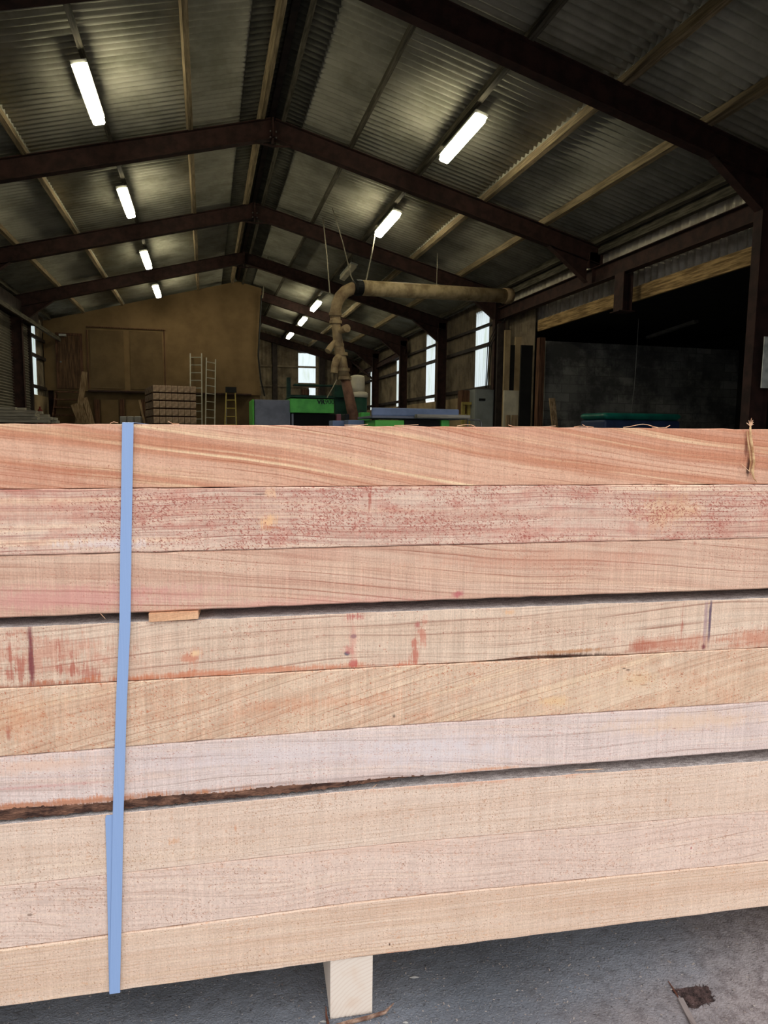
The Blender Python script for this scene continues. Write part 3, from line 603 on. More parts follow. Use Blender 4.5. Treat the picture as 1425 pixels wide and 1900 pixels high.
# left wall
g = MB(); wall_y(g, XL, YF, 13.2, 0, ZE); wall_y(g, XL, 13.2, 23.95, 4.55, ZE); wall_y(g, XL, 23.95, 24.4, 2.5, ZE); wall_y(g, XL, 24.4, 25.45, 4.8, ZE); wall_y(g, XL, 25.45, YB, 2.5, ZE)
g.cur = 1; g.box((XL-.2, 23.95, 0), (XL+.02, YB, 2.5))
o = g.build('wall_left', [MT['clad'], MT['render']], solid=.004); tag(o, kind='structure')
g = MB(); wall_y(g, XL, 24.4, 25.45, 2.5, 4.8, .012); o = g.build('window_5', MT['window'], smooth=True); tag(o, kind='structure')
# gable wall at the far end with its window
GW = (4.68, 5.58, 3.92, 5.45)
g = MB(); zt_ = lambda x: zroof(x)+.02
wall_x(g, YB, XL, GW[0], 0, zt_); wall_x(g, YB, GW[1], XR, 0, zt_)
wall_x(g, YB, GW[0], GW[1], 3.72, GW[2]); wall_x(g, YB, GW[0], GW[1], 0, 3.1); wall_x(g, YB, GW[0], GW[1], 5.42, zt_)
wall_x(g, YB, GW[0], GW[0]+.55, 3.1, 3.72)
o = g.build('wall_back', MT['clad'], solid=.004); tag(o, kind='structure')
g = MB(); wall_x(g, YB, GW[0], GW[1], GW[2], 5.42, .012); wall_x(g, YB, GW[0]+.55, GW[1], 3.1, 3.72, .012); o = g.build('window_6', MT['window'], smooth=True); tag(o, kind='structure')
# unseen front gable wall, added to keep the interior dark; doorway clears the view
g = MB(); wall_x(g, YF, XL, -2.6, 0, zt_); wall_x(g, YF, 5.6, XR, 0, zt_); wall_x(g, YF, -2.6, 5.6, 4.5, zt_)
o = g.build('wall_front_unseen', MT['clad'], solid=.004); tag(o, kind='structure')
# lean-to behind the opening
g = MB()
g.box((XR+.01, 15.3, 0), (13.4, 15.5, 3.58)); bw = g.build('wall_lean_back', MT['sooty'])
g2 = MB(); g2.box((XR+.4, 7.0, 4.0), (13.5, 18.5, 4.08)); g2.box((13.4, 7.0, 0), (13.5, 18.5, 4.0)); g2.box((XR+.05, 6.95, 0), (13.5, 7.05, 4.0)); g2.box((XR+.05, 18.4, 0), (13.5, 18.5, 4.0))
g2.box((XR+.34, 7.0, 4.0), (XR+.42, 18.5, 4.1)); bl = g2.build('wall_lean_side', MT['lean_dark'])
for q in (bw, bl): tag(q, kind='structure')

# timber fascia under the apron
g = MB(); g.bar((XR+.05, 8.3, 4.03), (XR+.05, 15.8, 4.0), .06, .27); o = g.build('fascia_board', MT['fascia'], bevel=.006); tag(o, 'long yellow-brown timber fascia along the top of the dark opening on the right', 'fascia board')
g = MB(); g.bar((XR-.18, 7.2, 5.04), (XR-.18, 17.4, 5.04), .1, .2); o = g.build('eaves_beam', MT['purlin_dark']); tag(o, 'greyed timber eaves beam above the pale corrugated strip on the right', 'eaves beam')

# steel portal frames -------------------------------------------------------
def ibar(g, p, q, d, wf, tf=.014, tw=.01, up=(0, 0, 1)):
    """I section from p to q: depth d along 'up', flange width wf"""
    p, q = Vector(p), Vector(q); dd = (q-p).normalized(); x = dd.cross(Vector(up)).normalized(); z = x.cross(dd).normalized()
    g.bar(p+z*(d/2-tf/2), q+z*(d/2-tf/2), wf, tf, up); g.bar(p-z*(d/2-tf/2), q-z*(d/2-tf/2), wf, tf, up); g.bar(p, q, tw, d-2*tf, up)
ords = ['nearest', 'second', 'third', 'fourth', 'fifth', 'sixth', 'farthest']
th = math.atan(SL)
for k, Y in enumerate(FR):
    e = empty('portal_frame', (X0, Y, 0), ['dark red-oxide steel portal frame nearest the camera, crossing the top right corner', 'dark red-oxide steel portal frame, second from the camera, ending above the long red beam', 'dark red-oxide steel portal frame, third from the camera', 'dark red-oxide steel portal frame, fourth from the camera',
              'dark steel portal frame fifth from the camera, along the brown partition', 'dark red steel portal frame sixth from the camera, seen beyond the partition', 'farthest steel portal frame, against the corrugated end wall'][k], 'steel frame', 'portal frames carrying the roof')
    for s in (-1, 1):
        g = MB(); dz = .165/cos(th)
        a = Vector((0, 0, ZR+dz)); b = Vector((s*6.5, 0, ZR+dz-SL*6.5)); ibar(g, a, b, .33, .16, up=(0, 0, 1)); g.build('rafter', MT['red_steel'], e)
        ztop = ZR-SL*6.3+.1; xc = s*(6.3 if (k == 0 and s == 1) else 6.36)
        z0 = 4.66 if (k == 1 and s == 1) else 0
        g = MB(); ibar(g, (xc, 0, z0), (xc, 0, ztop+.1), .3, .16, up=(1, 0, 0)); g.build('column', MT['red_steel'], e)
        g = MB(); x1 = s*6.2; x2 = s*5.35
        zz = [ZR-SL*abs(x1), ZR-SL*abs(x2)]
        g.add([(x1, -.006, zz[0]+.03), (x1, -.006, zz[0]-.42), (x2, -.006, zz[1]+.02), (x1, .006, zz[0]+.03), (x1, .006, zz[0]-.42), (x2, .006, zz[1]+.02)], [(0, 1, 2), (5, 4, 3), (0, 3, 4, 1), (1, 4, 5, 2), (2, 5, 3, 0)])
        g.bar((x1, 0, zz[0]-.42), (x2, 0, zz[1]), .14, .012); g.build('haunch', MT['red_steel'], e)
    g = MB(); g.box((-.012, -.08, ZR-.1), (.012, .08, ZR+.34)); g.add([(-.4, -.007, ZR-SL*.4+.02), (.4, -.007, ZR-SL*.4+.02), (0, -.007, ZR-.13), (-.4, .007, ZR-SL*.4+.02), (.4, .007, ZR-SL*.4+.02), (0, .007, ZR-.13)], [(0, 2, 1), (3, 4, 5), (0, 1, 4, 3), (1, 2, 5, 4), (2, 0, 3, 5)])
    pl = g.build('apex_plate', MT['red_steel'], e)
    if k < 3:
        for zz_ in (.0, .1):
            for sx in (-1, 1):
                g = MB(); g.tube([(sx*.05, -.082, ZR+zz_), (sx*.05, -.1, ZR+zz_)], .014, 6); g.build('bolt', MT['galv'], pl)

# purlins --------------------------------------------------------------------
pn = {1: 'right', -1: 'left'}
for s in (1, -1):
    for j, off in enumerate((.2, 1.40, 2.67, 3.98, 5.25, 6.35)):
        x = X0+s*off; zc = ZR+.36/1-SL*off+.05
        y1 = 26.34 if s == -1 or off < .5 else 35.9
        mt = MT['purlin_dark'] if (off > 6) or (s == 1 and off in (1.40, 2.67)) or (s == -1 and off == 2.67) else MT['purlin_y']
        if off == .2: mt = MT['purlin_y'] if s == -1 else MT['purlin_dark']
        g = MB(); M = Matrix.Translation((x, 0, zc+.01)) @ Matrix.Rotation(s*th, 4, 'Y')
        wdt = .03 if (s == 1 and off == 1.40) else .038
        g.box((-wdt, YF+.1, -.09), (wdt, y1, .075), M)
        o = g.build('roof_purlin', mt)
        names = ['first line beside the ridge', 'second line from the ridge', 'third line from the ridge, carrying the lights', 'fourth line from the ridge', 'fifth line from the ridge', 'lowest line at the eaves']
        tag(o, '%s timber roof purlin on the %s slope, %s' % ('pale' if mt is MT['purlin_y'] else 'greyed', pn[s], names[j]), 'purlin', 'timber purlins under the roof')
# ridge trunking between the ridge purlins
g = MB(); g.box((X0-.05, YF+.1, ZR+.4), (X0+.05, 26.3, ZR+.52)); o = g.build('ridge_board', MT['dark_steel']); tag(o, 'dark ridge board running along the apex between the two ridge purlins', 'ridge board')

# batten lights ---------------------------------------------------------------
def light(x, yc, lab, lit=True, L=1.6):
    s = 1 if x > X0 else -1
    zc = ZR-SL*abs(x-X0)+.145
    e = empty('batten_light', (x, yc, zc), lab, 'ceiling light', 'fluorescent batten lights under the roof' if lit else None)
    R_ = Matrix.Rotation(s*th, 4, 'Y')
    g = MB(); n = 10; pr = [(-.084, .012), (-.084, -.06), (-.062, -.082), (.062, -.082), (.084, -.06), (.084, .012)]
    ys = [-L/2+.0, -L/2+.03, L/2-.03, L/2]; sc_ = [.82, 1, 1, .82]
    for y, q in zip(ys, sc_): g.v += [tuple(R_ @ Vector((a*q, y, b*q))) for a, b in pr]
    for i in range(3):
        for k in range(6): g.f.append((i*6+k, (i+1)*6+k, (i+1)*6+(k+1) % 6, i*6+(k+1) % 6)); g.mi.append(0)
    g.f += [tuple(range(6)), tuple(range(23, 17, -1))]; g.mi += [0, 0]
    g.build('diffuser', MT['emit'] if lit else MT['cream'], e)
    g = MB(); g.box((-.1, -L/2+.01, .012), (.1, L/2-.01, .06), R_); g.build('lamp_body', MT['bodywhite'], e)
    for q in (-1, 1):
        g = MB(); g.bar((0, q*.55, .06), (0, q*.55, .27), .02, .02, (0, 1, 0)); g.build('hanger', MT['galv'], e)
    g = MB(); g.tube([Vector((0, L/2-.02, .02))+Vector((.045*cos(a), .10*sin(a)+.0, -.02)) for a in [pi*i/8 for i in range(9)]], .012, 6); g.build('cable_loop', MT['rope'], e)
    return e
lx, rx = X0-2.67, X0+2.67
for x, y, lab in ((lx, 10.62, 'lit batten light on the left slope, nearest the camera'), (lx, 15.18, 'lit batten light on the left slope, second from the camera'), (lx, 19.9, 'lit batten light on the left slope, third from the camera'), (lx, 24.1, 'lit batten light on the left slope nearest the brown partition'),
                  (rx, 10.55, 'lit batten light on the right slope, nearest the camera'), (rx, 15.05, 'lit batten light on the right slope above the start of the tan duct'), (rx, 25.1, 'lit batten light on the right slope, third lit one from the camera'), (rx, 28.55, 'lit batten light on the right slope, second from the far end wall'), (rx, 32.85, 'lit batten light on the right slope nearest the far end wall')):
    light(x, y, lab)
light(rx+.06, 19.6, 'unlit batten light on the right slope, above the duct elbow', False)

# wall rails -------------------------------------------------------------------
for z, th_, y0, lab in ((4.44, .07, 17.5, 'upper horizontal rail across the windows of the right wall'), (3.89, .1, 17.5, 'middle horizontal rail across the windows of the right wall'), (2.68, .1, 17.5, 'lowest horizontal rail along the window sills of the right wall')):
    g = MB(); g.bar((XR-.08, y0, z), (XR-.08, 35.7, z), .08, th_); o = g.build('wall_rail', MT['dark_steel']); tag(o, lab, 'rail', 'rails of the right wall')
for z, lab in ((4.35, 'upper rail across the left wall window'), (3.75, 'middle rail across the left wall window'), (2.75, 'lowest rail across the left wall window')):
    g = MB(); g.bar((XL+.08, 24.0, z), (XL+.08, 26.3, z), .08, .1); o = g.build('wall_rail', MT['dark_steel']); tag(o, lab, 'rail', 'rails of the left wall')
for z, lab in ((4.72, 'upper rail on the far corrugated end wall'), (3.72, 'lower rail on the far corrugated end wall')):
    g = MB(); g.bar((2.2, YB-.06, z), (XR-.1, YB-.06, z), .06, .09, (0, 0, 1)); o = g.build('wall_rail', MT['clad']); tag(o, lab, 'rail', 'rails of the end wall')
g = MB(); g.box((3.35, YB-.2, 0), (3.6, YB-.03, zroof(3.5)-.5)); o = g.build('wall_post', MT['dark_steel']); tag(o, 'dark upright post on the far end wall, left of its window', 'post')
g = MB(); g.box((5.75, YB-.2, 0), (6.05, YB-.03, zroof(5.9)-.5)); o = g.build('wall_post', MT['dark_steel']); tag(o, 'dark upright post on the far end wall, right of its window', 'post')
g = MB(); g.tube([pt(652, 670, Y=35.0), pt(697, 708, X=XR-.3)], .05, 6); o = g.build('wind_brace', MT['red_steel']); tag(o, 'thin diagonal brace in the far right corner behind the white filter drum', 'brace')
g = MB(); ibar(g, pt(675, 692, X=XR-.25), pt(752, 652, X=XR-.25), .22, .12); o = g.build('tie_beam', MT['red_steel']); tag(o, 'dark red beam crossing the two farthest windows of the right wall', 'steel beam')

# long red beam over the opening
g = MB(); e = empty('crane_beam', (XR-.28, 8.3, 4.51), 'long dark red steel beam over the wide opening on the right', 'steel beam')
ibar(g, (0, 0, 0), (0, 9.2, 0), .31, .17); g.build('beam', MT['red_steel'], e)
for y_ in (.1, 4.45, 9.1):
    g = MB(); g.box((-.08, y_-.006, -.14), (.08, y_+.006, .14)); g.build('stiffener', MT['red_steel'], e)
g = MB(); ibar(g, (XR-.28, 11.75, 3.66), (XR-.28, 11.75, 4.352), .2, .3, up=(1, 0, 0)); g.box((XR-.45, 11.6, 3.645), (XR-.11, 11.9, 3.66)); o = g.build('hanging_stub', MT['red_steel']); tag(o, 'short steel stub hanging below the middle of the long red beam', 'steel stub')

# lean-to contents ---------------------------------------------------------------
a = pt(1202, 626, X=10.2); b = pt(1292, 596, X=10.2)
e = empty('tube_light', (a+b)/2, 'unlit dusty tube light hanging in the dark opening', 'ceiling light')
g = MB(); h = (b-a)/2; g.bar(-h, h, .1, .06); g.build('lamp_body', MT['galv'], e)
for q in (-.7, .7):
    g = MB(); p = h*q; g.tube([p, (p.x, p.y, 4.01-e.location.z)], .006, 5); g.build('hanger', MT['cable'], e)
a = pt(1185, 592, X=9.6); g = MB(); g.tube([(a.x, a.y, 4.01), a, pt(1181, 660, X=9.6), pt(1177, 720, X=9.6), pt(1169, 782, X=9.6)], .008, 5); o = g.build('hanging_cable', MT['galv']); tag(o, 'thin grey cable hanging in the dark opening above the teal tank', 'cable')
# teal tank
c = pt(1168, 790, Y=10.4); e = empty('storage_tank', (c.x, c.y, 0), 'teal and navy rounded tank in front of the dark opening on the right', 'tank')
hw = (pt(1238, 780, Y=10.4)-pt(1098, 780, Y=10.4)).x/2; zt = pt(1168, 768, Y=10.4).z
def rbox(g, hx_, hy_, z0, z1, r, n=5):
    lay = [(r, z0), (0, z0+r), (0, z1-r)]+[(r*(1-cos(pi/2*i/n)), z1-r+r*sin(pi/2*i/n)) for i in range(1, n+1)]
    vs = []; m = 0
    for ins, z in lay:
        q = []
        for cx_, cy_, a0 in ((1, 1, 0), (-1, 1, 90), (-1, -1, 180), (1, -1, 270)):
            for i in range(5):
                an = math.radians(a0+90*i/4); rr_ = r*1.2
                q.append(((hx_-ins-rr_)*cx_+rr_*cos(an), (hy_-ins-rr_)*cy_+rr_*sin(an), z))
        m = len(q); vs += q
    fs = [(i*m+k, i*m+(k+1) % m, (i+1)*m+(k+1) % m, (i+1)*m+k) for i in range(len(lay)-1) for k in range(m)]+[tuple(reversed(range(m))), tuple(range(len(vs)-m, len(vs)))]
    g.add(vs, fs)
g = MB(); rbox(g, hw, .4, zt-.11, zt, .05); g.build('tank_lid', MT['teal'], e, smooth=True)
g = MB(); rbox(g, hw*.99, .38, .0, zt-.112, .04); g.build('tank_body', MT['navy'], e, smooth=True)

# door posts & panels between the opening and the windows
g = MB(); a = pt(1005, 628, Y=15.0); g.box((a.x-.08, 14.92, 0), (a.x+.06, 15.08, 3.6)); o = g.build('door_post', MT['brown_timber']); tag(o, 'reddish brown timber post at the far side of the dark opening', 'post')
g = MB(); _b = pt(1036, 800, Y=14.2); g.bar((_b.x+.1, 14.1, 0), pt(1024, 739, Y=14.7), .14, .04, (0, 1, 0)); o = g.build('leaning_plank', MT['pale_timber']); tag(o, 'short pale plank leaning beside the reddish brown post', 'plank')
def panel(px0, px1, pyt, Y, t, mat, name, lab, cat, zb_=0, top2=None, parts=None):
    a = pt(px0, pyt, Y=Y); b = pt(px1, pyt if top2 is None else top2, Y=Y); g = MB()
    g.box((a.x, Y, zb_), (b.x, Y+t, a.z)); o = g.build(name, mat); tag(o, lab, cat); return o
panel(936, 963, 724, 15.9, .06, MT['cream'], 'cream_board', 'cream board standing between grey cabinet and dark opening', 'board')
panel(951, 961, 770, 15.7, .05, MT['pale_timber'], 'timber_offcut', 'small pale timber offcut standing before the cream board, right one', 'offcut')
panel(940, 947, 770, 15.7, .05, MT['pale_timber'], 'timber_offcut', 'small pale timber offcut standing before the cream board, left one', 'offcut')
panel(968, 989, 640, 15.6, .06, MT['lean_dark'], 'dark_sheet', 'tall dark board standing left of the reddish brown post', 'sheet')
panel(925, 936, 600, 16.8, .08, MT['dark_steel'], 'steel_post', 'dark upright steel post left of the narrow dark slot', 'post')
panel(957, 968, 625, 16.6, .08, MT['render'], 'timber_stud', 'brown upright timber stud right of the narrow dark slot', 'stud', zb_=0)
panel(938, 948, 612, 16.6, .08, MT['render'], 'timber_stud', 'brown upright timber stud left of the narrow dark slot', 'stud', zb_=0)
panel(948, 957, 640, 16.62, .03, MT['lean_dark'], 'slot_shade', 'narrow dark panel painted as the shade in the slot between the two brown studs', 'strip')  # black panel stands in for the shade inside the slot
e = empty('electrical_cabinet', (0, 0, 0), 'tall grey cabinet beside the nearest window of the right wall', 'cabinet')
a = pt(882, 722, Y=17.2); b = pt(917, 722, Y=17.2); g = MB(); g.box((a.x, 17.2, 0), (b.x, 17.7, a.z)); g.build('body', MT['cabinet'], e, bevel=.01)
g = MB(); g.box((a.x+.03, 17.185, .2), (b.x-.03, 17.2, a.z-.03)); d_ = g.build('door', MT['cabinet'], e)
g = MB(); g.box((a.x+.1, 17.17, a.z-.3), (a.x+.28, 17.19, a.z-.24)); g.build('handle', MT['rubber'], d_)
e = empty('wooden_crate', (0, 0, 0), 'brown timber rack left of the grey cabinet', 'rack')
a = pt(857, 724, Y=17.6); b = pt(874, 724, Y=17.6); g = MB(); g.box((a.x, 17.6, 1.9), (b.x, 17.9, a.z)); g.build('box', MT['brown_timber'], e)
for x_ in (858, 868):
    c = pt(x_, 748, Y=17.5); g = MB(); g.box((c.x, 17.5, 0), (c.x+.08, 17.6, c.z)); g.build('leg', MT['yellow'], e)
g = MB(); c = pt(856, 748, Y=17.5); c2 = pt(873, 748, Y=17.5); g.box((c.x, 17.42, c.z-.04), (c2.x, 17.5, c.z+.03)); g.build('rail', MT['yellow'], e)
for i, (x0_, x1_) in enumerate(((912, 930), (908, 925), (905, 920))):
    g = MB(); a = pt(x1_+8, 590+i*6, Y=16.9); b = pt(x0_, 640, Y=17.05); c = pt(x0_-6+i, 720, Y=17.05)
    g.tube([a, pt(x1_, 605, Y=16.95), b, c], .012, 5); o = g.build('hanging_cable', MT['cable']); tag(o, ['outermost', 'middle', 'innermost'][i]+' of the black cables sagging beside the nearest window of the right wall', 'cable', 'cables beside the window')
# notice on nearest column
a = pt(1416, 625, Y=8.05); b = pt(1411, 720, Y=8.05)
g = MB(); g.box((a.x, 8.02, b.z), (a.x+.3, 8.035, a.z)); o = g.build('notice_sheet', MT['paper']); tag(o, 'pale sheet fixed at the right edge, behind the nearest red column', 'notice')

# ================================================================== PARTITION AND LEFT END
YP = 26.36; e = empty('partition', (0, YP, 0), 'tall dusty brown board partition filling the left of the far end', 'partition')
g = MB(); xr_ = 2.05; n = 14; vs = []
edge = [(2.05, 2.72), (1.98, 3.3), (1.93, 4.0), (1.96, 5.0), (2.07, 6.2), (2.09, 6.6)]
poly = [(XL+.05, 2.72)]+edge+[(X0, ZR+.38), (XL+.05, zroof(XL)-.17)]
vs = [(x, 0, z) for x, z in poly]+[(x, .12, z) for x, z in poly]; m = len(poly)
g.add(vs, [tuple(range(m)), tuple(reversed(range(m, 2*m)))]+[(i, i+m, (i+1) % m+m, (i+1) % m) for i in range(m)])
pb = g.build('board', MT['partition'], e)
def pp(x, y, dy=0): return pt(x, y, Y=YP+dy)
def pbox(g, x0, y0, x1, y1, f, t):
    a = pp(x0, y0); b = pp(x1, y1); g.box((a.x, f, b.z), (b.x, t, a.z))
g = MB(); pbox(g, 166, 612, 232, 722, -.03, -.002); g.build('panel', MT['part_panel'], e)
g = MB(); pbox(g, 240, 614, 303, 724, -.03, -.002); g.build('panel', MT['part_panel'], e)
g = MB(); pbox(g, 160, 607, 307, 612, -.06, -.001); pbox(g, 303, 612, 308, 724, -.035, -.001); pbox(g, 160, 612, 166, 722, -.035, -.001); g.build('panel_frame', MT['brown_timber'], e)
g = MB(); pbox(g, 165, 724, 466, 734, -.2, .0); g.build('floor_beam', MT['red_steel'], e)
g = MB(); g.box((XL+.3, .05, 0), (2.0, .17, 2.72)); g.build('lower_wall', MT['part_panel'], e)
for x0_, x1_ in ((175, 186), (222, 232), (262, 270)):
    g = MB(); pbox(g, x0_, 741, x1_, 792, -.05, .05); g.build('stud', MT['brown_timber'], e)
for x0_, x1_ in ((187, 221), (233, 261)):
    g = MB(); pbox(g, x0_, 741, x1_, 792, -.0, .045); g.build('panel', MT['partition'], e)
g = MB(); g.tube([pp(485, 548, -.08)-e.location, pp(481, 620, -.08)-e.location, pp(479, 660, -.08)-e.location, pp(484, 705, -.08)-e.location, pp(491, 735, -.08)-e.location], .03, 6)
o = g.build('edge_cable', MT['cable'], e); o['label'] = 'black cable hanging down the curved right edge'
# upper door in the partition, lamp, steps
g = MB(); a = pp(107, 622); b = pp(152, 722); g.box((a.x, YP-.07, b.z), (b.x, YP-.01, a.z)); o = g.build('door_2', MT['door_wood']); tag(o, kind='structure')
g = MB(); g.box((a.x-.07, YP-.09, b.z), (a.x, YP-.01, a.z+.08)); g.box((b.x, YP-.09, b.z), (b.x+.07, YP-.01, a.z+.08)); g.box((a.x, YP-.09, a.z), (b.x, YP-.01, a.z+.08)); q = g.build('door_frame', MT['brown_timber'], o)
g = MB(); c = pp(114, 672); g.tube([(c.x, YP-.07, c.z), (c.x, YP-.13, c.z)], .03, 8); g.build('door_handle', MT['galv'], o)
g = MB(); c = pp(117, 623); g.box((c.x-.1, YP-.2, c.z-.03), (c.x+.12, YP-.07, c.z+.04)); o = g.build('door_lamp', MT['bodywhite']); tag(o, 'small white lamp above the upper brown door', 'lamp')
e = empty('wooden_steps', (0, 0, 0), 'dark wooden steps rising to the upper brown door', 'steps')
a = pt(106, 725, Y=26.2); b = pt(152, 725, Y=26.2)
for i in range(9):
    z = 2.68-i*.27; y = 26.1-i*.2; g = MB(); g.box((a.x, y-.14, z-.04), (b.x, y+.12, z)); g.build('tread', MT['brown_timber'], e)
for x_ in (a.x-.03, b.x+.03):
    g = MB(); g.bar((x_, 26.2, 2.6), (x_, 24.35, .1), .05, .24); g.build('stringer', MT['brown_timber'], e)
# leaning planks by the steps
for bq, (x0_, y0_, x1_, y1_, w_, lab) in enumerate(((157, 690, 144, 785, .16, 'tallest brown plank leaning beside the dark steps'), (137, 750, 158, 800, .2, 'broad pale board leaning at the foot of the dark steps, left one'), (150, 752, 168, 800, .1, 'narrow board leaning at the foot of the dark steps, between two others'), (157, 738, 176, 800, .14, 'board leaning at the foot of the dark steps, rightmost'))):
    g = MB(); xf_ = x1_+(x1_-x0_)*(876-y1_)/(y1_-y0_); _p = pt(xf_, 876, Y=24.2-.5*bq); _p.z = 0; g.bar(_p, pt(x0_, y0_, Y=24.5-.5*bq), w_, .05, (0, 1, 0)); o = g.build('leaning_board', MT['pale_timber']); tag(o, lab, 'board', 'boards leaning by the dark steps')
g = MB(); _p = pt(286, 870, Y=24.5); _p.z = 0; g.bar(_p, pt(259, 742, Y=24.9), .07, .05, (0, 1, 0)); o = g.build('leaning_batten', MT['pale_timber']); tag(o, 'thin pale batten leaning at the left side of the sleeper pack', 'batten')
for i, (x0_, x1_) in enumerate(((222, 234), (235, 247), (249, 261))):
    a = pt(x0_, 772, Y=23.5); b = pt(x1_, 772, Y=23.5); g = MB(); g.box((a.x, 23.5, 0), (b.x, 24.1, a.z)); o = g.build('wrapped_bale', MT['block'], bevel=.03); tag(o, 'pale wrapped bale left of the sleeper pack, '+['left one', 'middle one', 'right one'][i], 'bale', 'pale bales by the sleeper pack')
# roller shutter on the left wall
g = MB(); n = 58
for i in range(n):
    z0 = i*.08; g.v += [(XL+.1, 13.3, z0), (XL+.1, 23.85, z0), (XL+.135, 13.3, z0+.04), (XL+.135, 23.85, z0+.04)]
g.v += [(XL+.1, 13.3, n*.08), (XL+.1, 23.85, n*.08)]
for i in range(2*n): g.f.append((2*i, 2*i+1, 2*i+3, 2*i+2)); g.mi.append(0)
sh = g.build('door_1', MT['shutter'], solid=.003); tag(sh, kind='structure')
g = MB(); g.box((XL+.02, 23.85, 0), (XL+.2, 24.0, 4.6)); g.build('shutter_guide', MT['dark_steel'], sh)
g = MB(); g.box((XL+.03, 13.2, 4.56), (XL+.42, 24.0, 4.95)); o = g.build('shutter_housing', MT['dark_steel'], sh)
g = MB(); g.bar((XL+.6, 13.2, 4.42), (XL+.6, 26.3, 4.44), .06, .12); o = g.build('timber_rail', MT['purlin_dark']); tag(o, 'greyed timber rail running above the roller shutter on the left wall', 'rail')
g = MB(); a = pt(70, 748, Y=24.0); g.lathe((0, 0, 0), [(.08, 0), (.09, .03), (.09, .4), (.06, .47), (.03, .5), (.03, .56)]); ex = g.build('fire_extinguisher', MT['red'], loc=(XL+.14, 25.0, 1.55), smooth=True); tag(ex, 'dark red extinguisher on the low wall below the left window', 'extinguisher')
# heap of weathered boards, left
rr = random.Random(3)
hp = empty('x', (0, 0, 0), 'x', 'x'); bpy.data.objects.remove(hp)
g = MB(); a = pt(-40, 780, Y=15.5); b = pt(95, 780, Y=15.5)
zt = pt(50, 757, Y=15.5).z
zc = .0
trest = empty('board_trestle', (0, 0, 0), 'low timber trestle under the heap of grey boards at the left', 'trestle')
for x_ in (a.x+.3, b.x-.5):
    g = MB(); g.box((x_-.06, 15.2, zt-.42), (x_+.06, 16.3, zt-.3)); g.build('top_beam', MT['brown_timber'], trest)
    for y_ in (15.3, 16.1): g = MB(); g.box((x_-.05, y_, 0), (x_+.05, y_+.1, zt-.42)); g.build('leg', MT['brown_timber'], trest)
lv = 0
for row, (nb, sh_) in enumerate(((4, 0), (4, .08), (3, .2), (3, .3), (2, .5))):
    for k in range(nb):
        x0_ = a.x+rr.uniform(-.2, .2)+sh_*.3; x1_ = b.x-sh_*1.1+rr.uniform(-.12, .12); y_ = 15.25+k*.27+sh_*.4; z = zt-.3+row*.062
        g = MB(); g.bar((x0_, y_+rr.uniform(-.03, .03), z+.031), (x1_, y_+rr.uniform(-.05, .05), z+.031+rr.uniform(-.0, .006)), .22, .055); o = g.build('weathered_board', MT['grey_board']); tag(o, 'weathered grey board in the low heap in front of the roller shutter', 'board', 'weathered boards in the heap at the left')

# pack of square sleepers in front of the partition
px = empty('tmp', (0, 0, 0), 'tmp', 'tmp'); bpy.data.objects.remove(px)
PA = Vector((-1.5, 22.0, 0)); ang = .18
RX = Vector((cos(ang), sin(ang), 0)); RY = Vector((-sin(ang)-.05, cos(ang), 0)).normalized()
zt = pt(285, 714, Y=22).z; nr, nc = 5, 7; cw = 1.27/nc; rh = .2; gap = .035
mpk = plain('sleeper_end', (196, 168, 142), .9, .12, 9, c2=(146, 120, 98))
gmesh = MB(); gmesh.box((0, 0, 0), (cw-.012, 2.3, rh-.006)); proto = gmesh.build('stacked_sleeper', mpk, bevel=.008)
z = zt-rh; first = True; rr = random.Random(2)
for r_ in range(6):
    for c_ in range(nc):
        o = proto if first else proto.copy()
        if not first: C.objects.link(o)
        first = False
        o.location = PA+RX*(c_*cw)-RY*rr.uniform(0, .03)+Vector((0, 0, z)); o.rotation_euler = (0, 0, ang)
        tag(o, 'square-ended brown sleeper in the pack before the brown partition', 'sleeper', 'sleepers in the far pack')
    if r_ < 5:
        for q in (.1, 1.9):
            g = MB(); g.box((-.02, q, z-gap), (1.27, q+.08, z-.002)); o = g.build('pack_lath', MT['brown_timber'], loc=PA, rz=ang); tag(o, 'thin lath between layers of the sleeper pack', 'lath', 'laths in the sleeper pack')
    z -= rh+gap
for q in (.1, 1.1, 1.9):
    g = MB(); g.box((-.02, q, 0), (1.27, q+.1, z+rh+gap-.002-gap)); o = g.build('pack_bearer', MT['brown_timber'], loc=PA, rz=ang); tag(o, 'timber bearer on the floor under the sleeper pack', 'bearer', 'bearers of the sleeper pack')

# ladders
def ladder(name, lab, b0, b1, t0, t1, nr_, mat, w_=.04):
    e = empty(name, (0, 0, 0), lab, 'ladder')
    for p, q in ((b0, t0), (b1, t1)): g = MB(); g.bar(p, q, w_, .06, (0, 1, 0)); g.build('stile', mat, e)
    for i in range(nr_):
        f = (i+.5)/nr_; g = MB(); g.tube([b0.lerp(t0, f), b1.lerp(t1, f)], .018, 6); g.build('rung', mat, e)
    return e
def base(x, Y): p = pt(x, 800, Y=Y); return Vector((p.x, Y, 0))
ladder('ladder', 'taller aluminium ladder leaning on the brown partition behind the sleeper pack', base(374, 25.4)-Vector((.4, 0, 0)), base(374, 25.4), pt(353, 656, Y=26.2), pt(374, 656, Y=26.2), 15, MT['alu'])
ladder('ladder', 'narrow aluminium extension ladder leaning on the brown partition, right of the taller one', base(379, 25.0), base(396, 25.0), pt(383, 664, Y=26.1), pt(400, 667, Y=26.1), 14, MT['alu'])
st_e = ladder('step_ladder', 'yellow-framed step ladder standing right of the two aluminium ladders', base(413, 25.0), base(441, 25.0), pt(420, 720, Y=25.7), pt(436, 720, Y=25.7), 10, MT['yellow'])
